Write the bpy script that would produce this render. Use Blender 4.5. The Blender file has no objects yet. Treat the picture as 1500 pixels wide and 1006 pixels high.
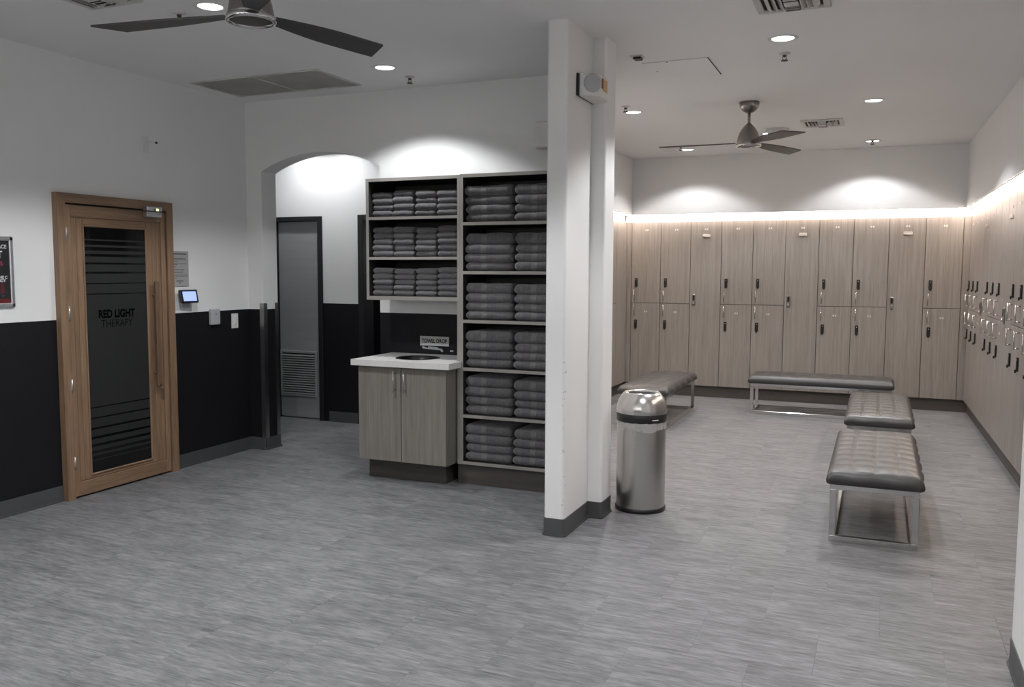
import bpy, math, random
from mathutils import Vector, Matrix
random.seed(7)
PI = math.pi
R = math.radians
scn = bpy.context.scene
col = scn.collection

# ------------------------------------------------------------------ camera
cam_d = bpy.data.cameras.new('camera')
cam_d.sensor_fit = 'HORIZONTAL'
cam_d.sensor_width = 36.0
cam_d.lens = 36.0 * 1259.09 / 1500.0
cam_d.clip_start = 0.05
cam = bpy.data.objects.new('camera', cam_d)
col.objects.link(cam)
def cam_matrix(yaw, pitch, roll, loc):
    fw = Vector((-math.sin(yaw) * math.cos(pitch), math.cos(yaw) * math.cos(pitch), -math.sin(pitch)))
    rt = Vector((math.cos(yaw), math.sin(yaw), 0))
    up = rt.cross(fw)
    c, s = math.cos(roll), math.sin(roll)
    r2 = rt * c - up * s * -1 * -1
    r2 = rt * c - up * s
    u2 = up * c + rt * s
    m = Matrix.Identity(4)
    for i in range(3):
        m[i][0] = r2[i]; m[i][1] = u2[i]; m[i][2] = -fw[i]; m[i][3] = loc[i]
    return m
CAM_ROLL = -0.24436
cam.matrix_world = cam_matrix(R(23.0742), R(4.8052), R(CAM_ROLL), (0, 0, 1.5))
scn.camera = cam

# ------------------------------------------------------------------ view + world
scn.view_settings.view_transform = 'Standard'
scn.view_settings.look = 'None'
scn.view_settings.gamma = 1.0
scn.view_settings.use_curve_mapping = False
scn.view_settings.exposure = 0.0
world = bpy.data.worlds.new('world'); scn.world = world
world.use_nodes = True
world.node_tree.nodes['Background'].inputs[0].default_value = (0.05, 0.05, 0.055, 1)
world.node_tree.nodes['Background'].inputs[1].default_value = 0.3

SPOT_W = 114.0          # each recessed downlight
SPOT_ANGLE = 126.0
SPOT_BLEND = 0.30
LED_STRENGTH = 105.0    # warm strip over the lockers
OPAL_STRENGTH = 17.0    # light bars added unseen behind the viewer
SPOT_COL = (0.975, 0.985, 1.0)
LED_COL = (1.0, 0.83, 0.71)

ZC = 2.86              # ceiling height
XL = -4.826            # left wall
YB = 5.73              # back wall with the arch
PAINT_Z = 1.177        # top of the dark paint

# ------------------------------------------------------------------ materials
def new_mat(name):
    m = bpy.data.materials.new(name); m.use_nodes = True
    nt = m.node_tree
    return m, nt, nt.nodes['Principled BSDF']
def N(nt, t, **kw):
    n = nt.nodes.new(t)
    for k, v in kw.items(): setattr(n, k, v)
    return n
def plain(name, c, rough=0.5, metal=0.0, spec=0.5, var=0.06, scale=14.0, bump=0.0, bscale=120.0, coat=0.0, stretch=None):
    m, nt, b = new_mat(name)
    tc = N(nt, 'ShaderNodeTexCoord')
    no = N(nt, 'ShaderNodeTexNoise'); no.inputs['Scale'].default_value = scale; no.inputs['Detail'].default_value = 4
    src = tc.outputs['Object']
    if stretch:
        mp = N(nt, 'ShaderNodeMapping'); mp.inputs['Scale'].default_value = stretch
        nt.links.new(src, mp.inputs[0]); src = mp.outputs[0]
    nt.links.new(src, no.inputs['Vector'])
    rp = N(nt, 'ShaderNodeValToRGB')
    a = [max(0, x * (1 - var)) for x in c]; d = [min(1, x * (1 + var)) for x in c]
    rp.color_ramp.elements[0].position = 0.3; rp.color_ramp.elements[0].color = (*a, 1)
    rp.color_ramp.elements[1].position = 0.7; rp.color_ramp.elements[1].color = (*d, 1)
    nt.links.new(no.outputs['Fac'], rp.inputs[0]); nt.links.new(rp.outputs[0], b.inputs['Base Color'])
    b.inputs['Roughness'].default_value = rough
    b.inputs['Metallic'].default_value = metal
    b.inputs['Specular IOR Level'].default_value = spec
    b.inputs['Coat Weight'].default_value = coat
    if bump:
        n2 = N(nt, 'ShaderNodeTexNoise'); n2.inputs['Scale'].default_value = bscale; n2.inputs['Detail'].default_value = 3
        nt.links.new(src, n2.inputs['Vector'])
        bp = N(nt, 'ShaderNodeBump'); bp.inputs['Strength'].default_value = bump; bp.inputs['Distance'].default_value = 0.002
        nt.links.new(n2.outputs['Fac'], bp.inputs['Height']); nt.links.new(bp.outputs[0], b.inputs['Normal'])
    return m
def emis(name, c, strength):
    m, nt, b = new_mat(name)
    b.inputs['Base Color'].default_value = (*c, 1)
    b.inputs['Emission Color'].default_value = (*c, 1)
    b.inputs['Emission Strength'].default_value = strength
    return m
def wood(name, c1, c2, scale=(30, 30, 1.2), rough=0.45, grain=1.0):
    m, nt, b = new_mat(name)
    tc = N(nt, 'ShaderNodeTexCoord'); oi = N(nt, 'ShaderNodeObjectInfo')
    ad = N(nt, 'ShaderNodeVectorMath', operation='ADD')
    ml = N(nt, 'ShaderNodeVectorMath', operation='SCALE'); ml.inputs['Scale'].default_value = 7.3
    cb = N(nt, 'ShaderNodeCombineXYZ')
    for i in range(3): nt.links.new(oi.outputs['Random'], cb.inputs[i])
    nt.links.new(cb.outputs[0], ml.inputs[0])
    nt.links.new(tc.outputs['Object'], ad.inputs[0]); nt.links.new(ml.outputs[0], ad.inputs[1])
    mp = N(nt, 'ShaderNodeMapping'); mp.inputs['Scale'].default_value = scale
    nt.links.new(ad.outputs[0], mp.inputs[0])
    n1 = N(nt, 'ShaderNodeTexNoise'); n1.inputs['Scale'].default_value = 1.0; n1.inputs['Detail'].default_value = 5; n1.inputs['Roughness'].default_value = 0.6
    n2 = N(nt, 'ShaderNodeTexNoise'); n2.inputs['Scale'].default_value = 5.0; n2.inputs['Detail'].default_value = 3
    nt.links.new(mp.outputs[0], n1.inputs['Vector']); nt.links.new(mp.outputs[0], n2.inputs['Vector'])
    mx = N(nt, 'ShaderNodeMix'); mx.inputs[0].default_value = 0.45
    nt.links.new(n1.outputs['Fac'], mx.inputs[2]); nt.links.new(n2.outputs['Fac'], mx.inputs[3])
    rp = N(nt, 'ShaderNodeValToRGB')
    rp.color_ramp.elements[0].position = 0.5 - 0.16 / grain; rp.color_ramp.elements[0].color = (*c1, 1)
    rp.color_ramp.elements[1].position = 0.5 + 0.16 / grain; rp.color_ramp.elements[1].color = (*c2, 1)
    nt.links.new(mx.outputs[0], rp.inputs[0]); nt.links.new(rp.outputs[0], b.inputs['Base Color'])
    b.inputs['Roughness'].default_value = rough
    bp = N(nt, 'ShaderNodeBump'); bp.inputs['Strength'].default_value = 0.15; bp.inputs['Distance'].default_value = 0.001
    nt.links.new(n2.outputs['Fac'], bp.inputs['Height']); nt.links.new(bp.outputs[0], b.inputs['Normal'])
    return m
def wall_paint(name, two_tone):
    m, nt, b = new_mat(name)
    geo = N(nt, 'ShaderNodeNewGeometry')
    no = N(nt, 'ShaderNodeTexNoise'); no.inputs['Scale'].default_value = 1.3; no.inputs['Detail'].default_value = 3
    nt.links.new(geo.outputs['Position'], no.inputs['Vector'])
    rp = N(nt, 'ShaderNodeValToRGB')
    rp.color_ramp.elements[0].color = (0.77, 0.77, 0.765, 1); rp.color_ramp.elements[1].color = (0.82, 0.82, 0.82, 1)
    nt.links.new(no.outputs['Fac'], rp.inputs[0])
    out = rp.outputs[0]
    if two_tone:
        sp = N(nt, 'ShaderNodeSeparateXYZ'); nt.links.new(geo.outputs['Position'], sp.inputs[0])
        lt = N(nt, 'ShaderNodeMath', operation='LESS_THAN'); lt.inputs[1].default_value = PAINT_Z
        nt.links.new(sp.outputs['Z'], lt.inputs[0])
        mx = N(nt, 'ShaderNodeMix', data_type='RGBA')
        nt.links.new(lt.outputs[0], mx.inputs[0]); nt.links.new(out, mx.inputs[6])
        mx.inputs[7].default_value = (0.0072, 0.0072, 0.0100, 1)
        out = mx.outputs[2]
    nt.links.new(out, b.inputs['Base Color'])
    b.inputs['Roughness'].default_value = 0.55
    b.inputs['Specular IOR Level'].default_value = 0.3
    n2 = N(nt, 'ShaderNodeTexNoise'); n2.inputs['Scale'].default_value = 160; n2.inputs['Detail'].default_value = 2
    nt.links.new(geo.outputs['Position'], n2.inputs['Vector'])
    bp = N(nt, 'ShaderNodeBump'); bp.inputs['Strength'].default_value = 0.06; bp.inputs['Distance'].default_value = 0.002
    nt.links.new(n2.outputs['Fac'], bp.inputs['Height']); nt.links.new(bp.outputs[0], b.inputs['Normal'])
    return m
def scuffed_paint(name):
    """white paint with grey chips along the two front corner edges of the column"""
    m = wall_paint(name, False)
    nt = m.node_tree; b = nt.nodes['Principled BSDF']
    base = b.inputs['Base Color'].links[0].from_socket
    geo = N(nt, 'ShaderNodeNewGeometry'); sp = N(nt, 'ShaderNodeSeparateXYZ'); nt.links.new(geo.outputs['Position'], sp.inputs[0])
    def band(sock, c, w):
        s = N(nt, 'ShaderNodeMath', operation='SUBTRACT'); s.inputs[1].default_value = c; nt.links.new(sock, s.inputs[0])
        a = N(nt, 'ShaderNodeMath', operation='ABSOLUTE'); nt.links.new(s.outputs[0], a.inputs[0])
        l = N(nt, 'ShaderNodeMath', operation='LESS_THAN'); l.inputs[1].default_value = w; nt.links.new(a.outputs[0], l.inputs[0])
        return l.outputs[0]
    bx1 = band(sp.outputs['X'], -1.6, 0.007); bx2 = band(sp.outputs['X'], -1.712, 0.006)
    mxx = N(nt, 'ShaderNodeMath', operation='MAXIMUM'); nt.links.new(bx1, mxx.inputs[0]); nt.links.new(bx2, mxx.inputs[1])
    by = band(sp.outputs['Y'], 4.505, 0.02)
    bz = N(nt, 'ShaderNodeMath', operation='LESS_THAN'); bz.inputs[1].default_value = 1.0; nt.links.new(sp.outputs['Z'], bz.inputs[0])
    no = N(nt, 'ShaderNodeTexNoise'); no.inputs['Scale'].default_value = 55; no.inputs['Detail'].default_value = 3
    nt.links.new(geo.outputs['Position'], no.inputs['Vector'])
    gt = N(nt, 'ShaderNodeMath', operation='GREATER_THAN'); gt.inputs[1].default_value = 0.66; nt.links.new(no.outputs['Fac'], gt.inputs[0])
    p = mxx.outputs[0]
    for s in (by, bz.outputs[0], gt.outputs[0]):
        q = N(nt, 'ShaderNodeMath', operation='MULTIPLY'); nt.links.new(p, q.inputs[0]); nt.links.new(s, q.inputs[1]); p = q.outputs[0]
    mx = N(nt, 'ShaderNodeMix', data_type='RGBA'); nt.links.new(p, mx.inputs[0]); nt.links.new(base, mx.inputs[6])
    mx.inputs[7].default_value = (0.30, 0.29, 0.28, 1)
    nt.links.new(mx.outputs[2], b.inputs['Base Color'])
    return m
def floor_mat(name):
    m, nt, b = new_mat(name)
    geo = N(nt, 'ShaderNodeNewGeometry'); oi = N(nt, 'ShaderNodeObjectInfo')
    cb = N(nt, 'ShaderNodeCombineXYZ')
    sc = N(nt, 'ShaderNodeMath', operation='MULTIPLY'); sc.inputs[1].default_value = 31.7
    nt.links.new(oi.outputs['Random'], sc.inputs[0]); nt.links.new(sc.outputs[0], cb.inputs[0])
    ad = N(nt, 'ShaderNodeVectorMath', operation='ADD'); nt.links.new(geo.outputs['Position'], ad.inputs[0]); nt.links.new(cb.outputs[0], ad.inputs[1])
    def streak(sx, sy, det, rough):
        mp = N(nt, 'ShaderNodeMapping'); mp.inputs['Scale'].default_value = (sx, sy, 1)
        nt.links.new(ad.outputs[0], mp.inputs[0])
        no = N(nt, 'ShaderNodeTexNoise'); no.inputs['Scale'].default_value = 1.0
        no.inputs['Detail'].default_value = det; no.inputs['Roughness'].default_value = rough
        nt.links.new(mp.outputs[0], no.inputs['Vector']); return no.outputs['Fac']
    a = streak(5.6, 46, 4, 0.62); c = streak(15, 150, 2, 0.55); d = streak(2.0, 9, 2, 0.5)
    m1 = N(nt, 'ShaderNodeMix'); m1.inputs[0].default_value = 0.42; nt.links.new(a, m1.inputs[2]); nt.links.new(c, m1.inputs[3])
    m2 = N(nt, 'ShaderNodeMix'); m2.inputs[0].default_value = 0.22; nt.links.new(m1.outputs[0], m2.inputs[2]); nt.links.new(d, m2.inputs[3])
    rp = N(nt, 'ShaderNodeValToRGB')
    e = rp.color_ramp.elements
    e[0].position = 0.35; e[0].color = (0.076, 0.078, 0.082, 1)
    e[1].position = 0.65; e[1].color = (0.285, 0.285, 0.296, 1)
    k = e.new(0.5); k.color = (0.172, 0.173, 0.181, 1)
    nt.links.new(m2.outputs[0], rp.inputs[0])
    # woven thread: fine diagonal weave
    wv = N(nt, 'ShaderNodeTexWave', wave_type='BANDS', bands_direction='DIAGONAL'); wv.inputs['Scale'].default_value = 130; wv.inputs['Distortion'].default_value = 0.6
    nt.links.new(geo.outputs['Position'], wv.inputs['Vector'])
    br = N(nt, 'ShaderNodeMix', data_type='RGBA', blend_type='MULTIPLY'); br.inputs[0].default_value = 0.16
    nt.links.new(rp.outputs[0], br.inputs[6]); nt.links.new(wv.outputs['Color'], br.inputs[7])
    hs = N(nt, 'ShaderNodeHueSaturation'); nt.links.new(br.outputs[2], hs.inputs['Color'])
    mr = N(nt, 'ShaderNodeMapRange'); mr.inputs[3].default_value = 1.03; mr.inputs[4].default_value = 1.09
    nt.links.new(oi.outputs['Random'], mr.inputs[0]); nt.links.new(mr.outputs[0], hs.inputs['Value'])
    nt.links.new(hs.outputs[0], b.inputs['Base Color'])
    b.inputs['Roughness'].default_value = 0.52
    b.inputs['Specular IOR Level'].default_value = 0.35
    bp = N(nt, 'ShaderNodeBump'); bp.inputs['Strength'].default_value = 0.12; bp.inputs['Distance'].default_value = 0.001
    nt.links.new(m1.outputs[0], bp.inputs['Height']); nt.links.new(bp.outputs[0], b.inputs['Normal'])
    return m

M = {}
M['wall'] = wall_paint('white_wall_paint', False)
M['wall2'] = wall_paint('two_tone_wall_paint', True)
M['column'] = scuffed_paint('scuffed_white_paint')
M['ceiling'] = plain('ceiling_paint', (0.86, 0.855, 0.85), 0.75, var=0.02, scale=0.8, bump=0.05, bscale=70)
M['floor'] = floor_mat('woven_vinyl_tile')
M['sub'] = plain('dark_subfloor', (0.10, 0.10, 0.105), 0.8)
M['base'] = plain('grey_rubber_base', (0.072, 0.073, 0.076), 0.42, var=0.08, scale=5)
M['lam'] = wood('greige_laminate', (0.192, 0.170, 0.152), (0.290, 0.260, 0.235), (34, 34, 1.0), 0.42)
M['lamcab'] = wood('greige_laminate_cabinet', (0.165, 0.15, 0.13), (0.255, 0.235, 0.205), (34, 34, 1.0), 0.45)
M['lamkick'] = wood('dark_plinth_laminate', (0.05, 0.044, 0.04), (0.078, 0.068, 0.06), (1.2, 34, 34), 0.5)
M['lamdark'] = plain('black_interior_laminate', (0.02, 0.019, 0.018), 0.55)
M['edge'] = plain('grey_edge_band', (0.27, 0.26, 0.235), 0.5, var=0.04)
M['gap'] = plain('dark_gap', (0.05, 0.042, 0.036), 0.8)
M['oak'] = wood('cedar_wood', (0.175, 0.105, 0.060), (0.31, 0.20, 0.125), (22, 22, 1.3), 0.5)
M['oakh'] = wood('cedar_wood_horizontal', (0.165, 0.10, 0.057), (0.295, 0.19, 0.118), (22, 1.3, 22), 0.5)
M['oakdark'] = wood('dark_cedar', (0.10, 0.06, 0.036), (0.19, 0.118, 0.073), (26, 26, 1.2), 0.5)
M['glass'] = plain('opaque_black_glass', (0.004, 0.004, 0.0045), 0.06, spec=0.5, var=0.0)  # black colour stands in for the dark room behind the pane
M['film'] = plain('frosted_film', (0.024, 0.0245, 0.025), 0.55, spec=0.25, var=0.03)
M['letter'] = plain('clear_cut_lettering', (0.001, 0.001, 0.001), 0.6, spec=0.04, var=0)
M['steel'] = plain('brushed_stainless', (0.56, 0.545, 0.525), 0.26, 1.0, var=0.05, scale=3, bump=0.12, bscale=60, stretch=(60, 60, 0.6))
M['steelh'] = plain('brushed_stainless_lid', (0.60, 0.585, 0.57), 0.24, 1.0, var=0.04, scale=3, bump=0.05, bscale=40)
M['chrome'] = plain('polished_steel', (0.62, 0.61, 0.60), 0.16, 1.0, var=0.02)
M['nickel'] = plain('brushed_nickel', (0.27, 0.255, 0.24), 0.28, 1.0, var=0.05)
M['alu'] = plain('silver_aluminium', (0.62, 0.62, 0.64), 0.34, 0.9, var=0.03)
M['guard'] = plain('dull_steel_guard', (0.50, 0.495, 0.485), 0.30, 1.0, var=0.06, scale=2, stretch=(30, 30, 0.5))
M['black'] = plain('black_plastic', (0.010, 0.010, 0.011), 0.35, var=0.05)
M['blackmat'] = plain('black_paint', (0.012, 0.012, 0.015), 0.5, var=0.05)
M['numgrey'] = plain('pale_number_plate', (0.52, 0.50, 0.48), 0.5, var=0.02)
M['holder'] = plain('dull_card_holder', (0.40, 0.365, 0.335), 0.5)
M['lock'] = plain('black_lock_case', (0.011, 0.0105, 0.010), 0.5, spec=0.3, var=0.05)
M['white'] = plain('white_plastic', (0.72, 0.72, 0.70), 0.42, var=0.02)
M['grey'] = plain('pale_grey_plastic', (0.42, 0.43, 0.45), 0.45, var=0.03)
M['plaque'] = plain('engraved_grey_plaque', (0.36, 0.36, 0.355), 0.5, var=0.03)
M['signgrey'] = plain('light_grey_sign', (0.56, 0.56, 0.57), 0.5, var=0.02)
M['print'] = plain('dark_print', (0.09, 0.09, 0.09), 0.6, var=0.02)
M['quartz'] = plain('white_quartz', (0.74, 0.73, 0.715), 0.28, var=0.03, scale=40)
M['leather'] = plain('charcoal_leather', (0.034, 0.032, 0.032), 0.40, spec=0.85, var=0.10, scale=30, bump=0.10, bscale=260)
M['door'] = plain('grey_door_paint', (0.30, 0.305, 0.307), 0.38, var=0.04, scale=2, stretch=(1, 1, 8))
M['fan'] = plain('dark_fan_blade', (0.055, 0.052, 0.050), 0.45, var=0.08)
M['lens'] = emis('downlight_lens', (1.0, 0.985, 0.96), 6.0)
M['led'] = emis('warm_led_tape', LED_COL, LED_STRENGTH)
M['screen'] = emis('lit_screen', (0.30, 0.40, 1.0), 0.95)
M['greenled'] = emis('status_led', (0.75, 1.0, 0.25), 3.0)
M['poster'] = plain('black_poster', (0.022, 0.022, 0.024), 0.35, var=0.1)
M['red'] = plain('red_print', (0.13, 0.014, 0.017), 0.4, var=0.05)
M['pinkred'] = plain('pink_red_print', (0.42, 0.06, 0.09), 0.4, var=0.05)
M['whiteprint'] = plain('white_print', (0.66, 0.66, 0.68), 0.5, var=0.02)
M['amber'] = plain('amber_label', (0.55, 0.33, 0.14), 0.5, var=0.2, scale=60)
M['brick'] = plain('dark_red_label', (0.22, 0.035, 0.025), 0.5, var=0.1)
M['grille'] = plain('painted_grille', (0.62, 0.61, 0.58), 0.6, var=0.08)
M['vent'] = plain('white_vent_metal', (0.58, 0.57, 0.55), 0.5, var=0.04)
M['dark'] = plain('painted_shade_black', (0.012, 0.011, 0.010), 0.8)  # near-black fill painted in for shade inside recesses
M['filter'] = plain('dusty_filter', (0.62, 0.62, 0.59), 0.9, var=0.15, scale=3)
M['opal'] = emis('added_bar_diffuser', (1.0, 0.97, 0.94), OPAL_STRENGTH)
M['brass'] = plain('aged_brass', (0.12, 0.105, 0.085), 0.4, 1.0)
def towel_mat(name, c):
    m = plain(name, c, 0.95, spec=0.1, var=0.22, scale=45, bump=0.9, bscale=420)
    b = m.node_tree.nodes['Principled BSDF']
    b.inputs['Sheen Weight'].default_value = 0.35; b.inputs['Sheen Roughness'].default_value = 0.5
    return m
M['towel'] = towel_mat('grey_terry', (0.112, 0.108, 0.112))
M['band'] = towel_mat('grey_woven_band', (0.150, 0.146, 0.148))
M['band'].node_tree.nodes['Principled BSDF'].inputs['Roughness'].default_value = 0.7
def liner_mat():
    m, nt, b = new_mat('clear_bin_liner')
    no = N(nt, 'ShaderNodeTexNoise'); no.inputs['Scale'].default_value = 30
    rp = N(nt, 'ShaderNodeValToRGB'); rp.color_ramp.elements[0].color = (0.18, 0.18, 0.18, 1); rp.color_ramp.elements[1].color = (0.62, 0.62, 0.62, 1)
    nt.links.new(no.outputs['Fac'], rp.inputs[0]); nt.links.new(rp.outputs[0], b.inputs['Alpha'])
    b.inputs['Base Color'].default_value = (0.75, 0.74, 0.75, 1); b.inputs['Roughness'].default_value = 0.2
    return m
M['liner'] = liner_mat()

# ------------------------------------------------------------------ mesh helpers
class MB:
    def __init__(s): s.v = []; s.f = []; s.sm = []
    def add(s, v, f, smooth=False):
        o = len(s.v); s.v += [tuple(p) for p in v]; s.f += [tuple(i + o for i in q) for q in f]; s.sm += [smooth] * len(f); return s
    def box(s, x0, x1, y0, y1, z0, z1):
        v = [(x, y, z) for z in (z0, z1) for y in (y0, y1) for x in (x0, x1)]
        return s.add(v, [(0, 2, 3, 1), (4, 5, 7, 6), (0, 1, 5, 4), (2, 6, 7, 3), (0, 4, 6, 2), (1, 3, 7, 5)])
    def rbox(s, x0, x1, y0, y1, z0, z1, b=0.004):
        # chamfered box (edges cut), 24 verts
        b = min(b, (x1 - x0) * .49, (y1 - y0) * .49, (z1 - z0) * .49)
        vs = []; idx = {}
        for ix, X in enumerate((x0, x1)):
            for iy, Y in enumerate((y0, y1)):
                for iz, Z in enumerate((z0, z1)):
                    sx, sy, sz = (1 if ix == 0 else -1), (1 if iy == 0 else -1), (1 if iz == 0 else -1)
                    for ax in range(3):
                        p = [X + sx * b, Y + sy * b, Z + sz * b]; p[ax] = (X, Y, Z)[ax]
                        idx[(ix, iy, iz, ax)] = len(vs); vs.append(tuple(p))
        f = []
        I = lambda a, b_, c, ax: idx[(a, b_, c, ax)]
        for a in (0, 1):
            q = [I(a, 0, 0, 0), I(a, 1, 0, 0), I(a, 1, 1, 0), I(a, 0, 1, 0)]; f.append(q if a else q[::-1])
            q = [I(0, a, 0, 1), I(1, a, 0, 1), I(1, a, 1, 1), I(0, a, 1, 1)]; f.append(q[::-1] if a else q)
            q = [I(0, 0, a, 2), I(1, 0, a, 2), I(1, 1, a, 2), I(0, 1, a, 2)]; f.append(q if a else q[::-1])
        for a in (0, 1):
            for c in (0, 1):
                f.append([I(0, a, c, 1), I(1, a, c, 1), I(1, a, c, 2), I(0, a, c, 2)])
                f.append([I(a, 0, c, 0), I(a, 1, c, 0), I(a, 1, c, 2), I(a, 0, c, 2)])
                f.append([I(a, c, 0, 0), I(a, c, 1, 0), I(a, c, 1, 1), I(a, c, 0, 1)])
        for a in (0, 1):
            for c in (0, 1):
                for d in (0, 1): f.append([I(a, c, d, 0), I(a, c, d, 1), I(a, c, d, 2)])
        return s.add(vs, f)
    def lathe(s, prof, c=(0, 0, 0), n=24, cap0=False, cap1=False, smooth=True, axis='z'):
        v = []; f = []
        for r, z in prof:
            for i in range(n):
                a = 2 * PI * i / n
                p = (r * math.cos(a), r * math.sin(a), z)
                if axis == 'x': p = (z, r * math.cos(a), r * math.sin(a))
                elif axis == 'y': p = (r * math.cos(a), z, -r * math.sin(a))
                v.append((c[0] + p[0], c[1] + p[1], c[2] + p[2]))
        for k in range(len(prof) - 1):
            for i in range(n):
                j = (i + 1) % n
                f.append((k * n + i, k * n + j, (k + 1) * n + j, (k + 1) * n + i))
        o = s.add(v, f, smooth)
        if cap0: s.add(v[:n], [tuple(range(n))[::-1]])
        if cap1: s.add(v[-n:], [tuple(range(n))])
        return s
    def cyl(s, c, r, z0, z1, n=20, axis='z'):
        return s.lathe([(r, z0), (r, z1)], c, n, True, True, True, axis)
    def tube(s, pts, r, n=8):
        pts = [Vector(p) for p in pts]; v = []; f = []
        for k, p in enumerate(pts):
            d = (pts[min(k + 1, len(pts) - 1)] - pts[max(k - 1, 0)]).normalized()
            a = d.cross(Vector((0, 0, 1)))
            if a.length < 1e-3: a = d.cross(Vector((1, 0, 0)))
            a.normalize(); b = d.cross(a)
            for i in range(n):
                t = 2 * PI * i / n; v.append(p + a * (r * math.cos(t)) + b * (r * math.sin(t)))
        for k in range(len(pts) - 1):
            for i in range(n):
                j = (i + 1) % n; f.append((k * n + i, k * n + j, (k + 1) * n + j, (k + 1) * n + i))
        f.append(tuple(range(n))[::-1]); f.append(tuple((len(pts) - 1) * n + i for i in range(n)))
        return s.add(v, f, True)
    def prism(s, poly, a0, a1, plane='xy', smooth=False):
        """poly: list of 2-D points (counter-clockwise), extruded along the third axis"""
        n = len(poly); v = []
        for a in (a0, a1):
            for p in poly:
                v.append({'xy': (p[0], p[1], a), 'xz': (p[0], a, p[1]), 'yz': (a, p[0], p[1])}[plane])
        s.add(v, [tuple(range(n))[::-1], tuple(range(n, 2 * n))])
        o = []
        for i in range(n):
            j = (i + 1) % n; o.append((i, j, n + j, n + i))
        return s.add(v, o, smooth)
    def mesh(s, name, mat, recalc=True):
        me = bpy.data.meshes.new(name)
        me.from_pydata(s.v, [], s.f)
        me.polygons.foreach_set('use_smooth', s.sm)
        if recalc:
            import bmesh
            bm = bmesh.new(); bm.from_mesh(me)
            bmesh.ops.remove_doubles(bm, verts=bm.verts, dist=1e-6)
            bmesh.ops.recalc_face_normals(bm, faces=bm.faces)
            bm.to_mesh(me); bm.free()
        if mat: me.materials.append(M[mat] if isinstance(mat, str) else mat)
        me.update()
        return me
    def build(s, name, mat, parent=None, loc=None):
        o = bpy.data.objects.new(name, s.mesh(name, mat))
        col.objects.link(o)
        if parent is not None: o.parent = parent
        if loc is not None: o.location = loc
        return o
def ob(name, me, parent=None, loc=(0, 0, 0), rz=0.0):
    o = bpy.data.objects.new(name, me); col.objects.link(o)
    if parent is not None: o.parent = parent
    o.location = loc; o.rotation_euler = (0, 0, rz)
    return o
def tag(o, label, cat, group=None):
    o['label'] = label; o['category'] = cat
    if group: o['group'] = group
    return o
def thing(name, label, cat, loc=(0, 0, 0), rz=0.0, group=None):
    o = bpy.data.objects.new(name, None); col.objects.link(o)
    o.empty_display_size = 0.1
    o.location = loc; o.rotation_euler = (0, 0, rz)
    return tag(o, label, cat, group)
def struct(o, label=None, cat=None):
    o['kind'] = 'structure'
    if label: o['label'] = label
    if cat: o['category'] = cat
    return o
def S(name, mb, mat, label, cat): return struct(mb.build(name, mat), label, cat)
def text_mesh(name, body, size, mat, bold=0.0, width=1.0, spacing=1.0, align='CENTER', depth=0.0):
    c = bpy.data.curves.new(name, 'FONT'); c.body = body; c.size = size; c.align_x = align; c.align_y = 'CENTER'
    c.offset = bold; c.space_character = spacing; c.extrude = depth
    o = bpy.data.objects.new(name + '_tmp', c); col.objects.link(o)
    dg = bpy.context.evaluated_depsgraph_get()
    me = bpy.data.meshes.new_from_object(o.evaluated_get(dg))
    bpy.data.objects.remove(o); bpy.data.curves.remove(c)
    if width != 1.0: me.transform(Matrix.Diagonal((width, 1, 1, 1)))
    me.materials.clear(); me.materials.append(M[mat]); me.name = name
    return me
def round_poly(pts, r, n=5, skip=()):
    out = []
    m = len(pts)
    for i, p in enumerate(pts):
        p = Vector(p); a = Vector(pts[i - 1]); b = Vector(pts[(i + 1) % m])
        if i in skip: out.append(tuple(p)); continue
        u = (a - p).normalized(); w = (b - p).normalized()
        s0 = p + u * r; s1 = p + w * r; c = p + (u + w) * r
        for k in range(n + 1):
            t = k / n * PI / 2
            q = c - w * r * math.cos(t) - u * r * math.sin(t)
            out.append(tuple(q))
    return out
def offset_poly(pts, d):
    out = []; m = len(pts)
    for i in range(m):
        a, p, b = Vector(pts[i - 1]), Vector(pts[i]), Vector(pts[(i + 1) % m])
        n1 = (p - a).normalized(); n1 = Vector((n1.y, -n1.x)); n2 = (b - p).normalized(); n2 = Vector((n2.y, -n2.x))
        out.append(tuple(p + (n1 + n2) * d))
    return out

# ================================================================== THE SETTING
# ---- floor: slab + staggered square tiles
T = 0.4635; TY = 0.4580
flo = S('floor', MB().box(-7.5, 2.2, -2.6, 11.2, -0.12, -0.0035), 'sub', 'grey streaked woven vinyl tile floor in staggered squares', 'floor')
def in_view(x, y):
    d = Vector((x, y, -1.5)); mw = cam.matrix_world.to_3x3()
    l = mw.transposed() @ d
    if l.z > -0.3: return None
    u = 750 + 1259 * l.x / -l.z; v = 503 - 1259 * l.y / -l.z
    if -70 < u < 1570 and 500 < v < 1120: return -l.z
    return None
tile_me = MB().rbox(-T / 2 + 0.0002, T / 2 - 0.0002, -TY / 2 + 0.0002, TY / 2 - 0.0002, -0.004, 0.0, 0.0003).mesh('floor_tile', 'floor')
cells = []
for j in range(-16, 16):
    y0 = 4.665 + j * TY; yc = y0 + TY / 2
    if yc < -2.4 or yc > 10.55: continue
    off = -0.178 if j % 2 == 1 else 0.055
    for i in range(-16, 8):
        xc = off + i * T + T / 2
        inside = (XL - .2 < xc < .75 and yc < 5.6) or (-2.95 < xc < 1.1 and yc >= 3.6) or (-5.9 < xc < -3.1 and 5.4 < yc < 8.6)
        if inside: cells.append((xc, yc))
vis = []; rest = []
for c in cells:
    # hidden behind the arch wall, lockers or near wall block
    d = in_view(*c)
    hidden = (c[0] < -2.95 and c[1] > 5.75 and not (-5.8 < c[0] < -3.6 and c[1] < 7.3)) or (c[0] > .75 and c[1] < 4.2)
    (vis if d is not None and not hidden else rest).append((d if d else 99, c))
vis.sort()
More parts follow.
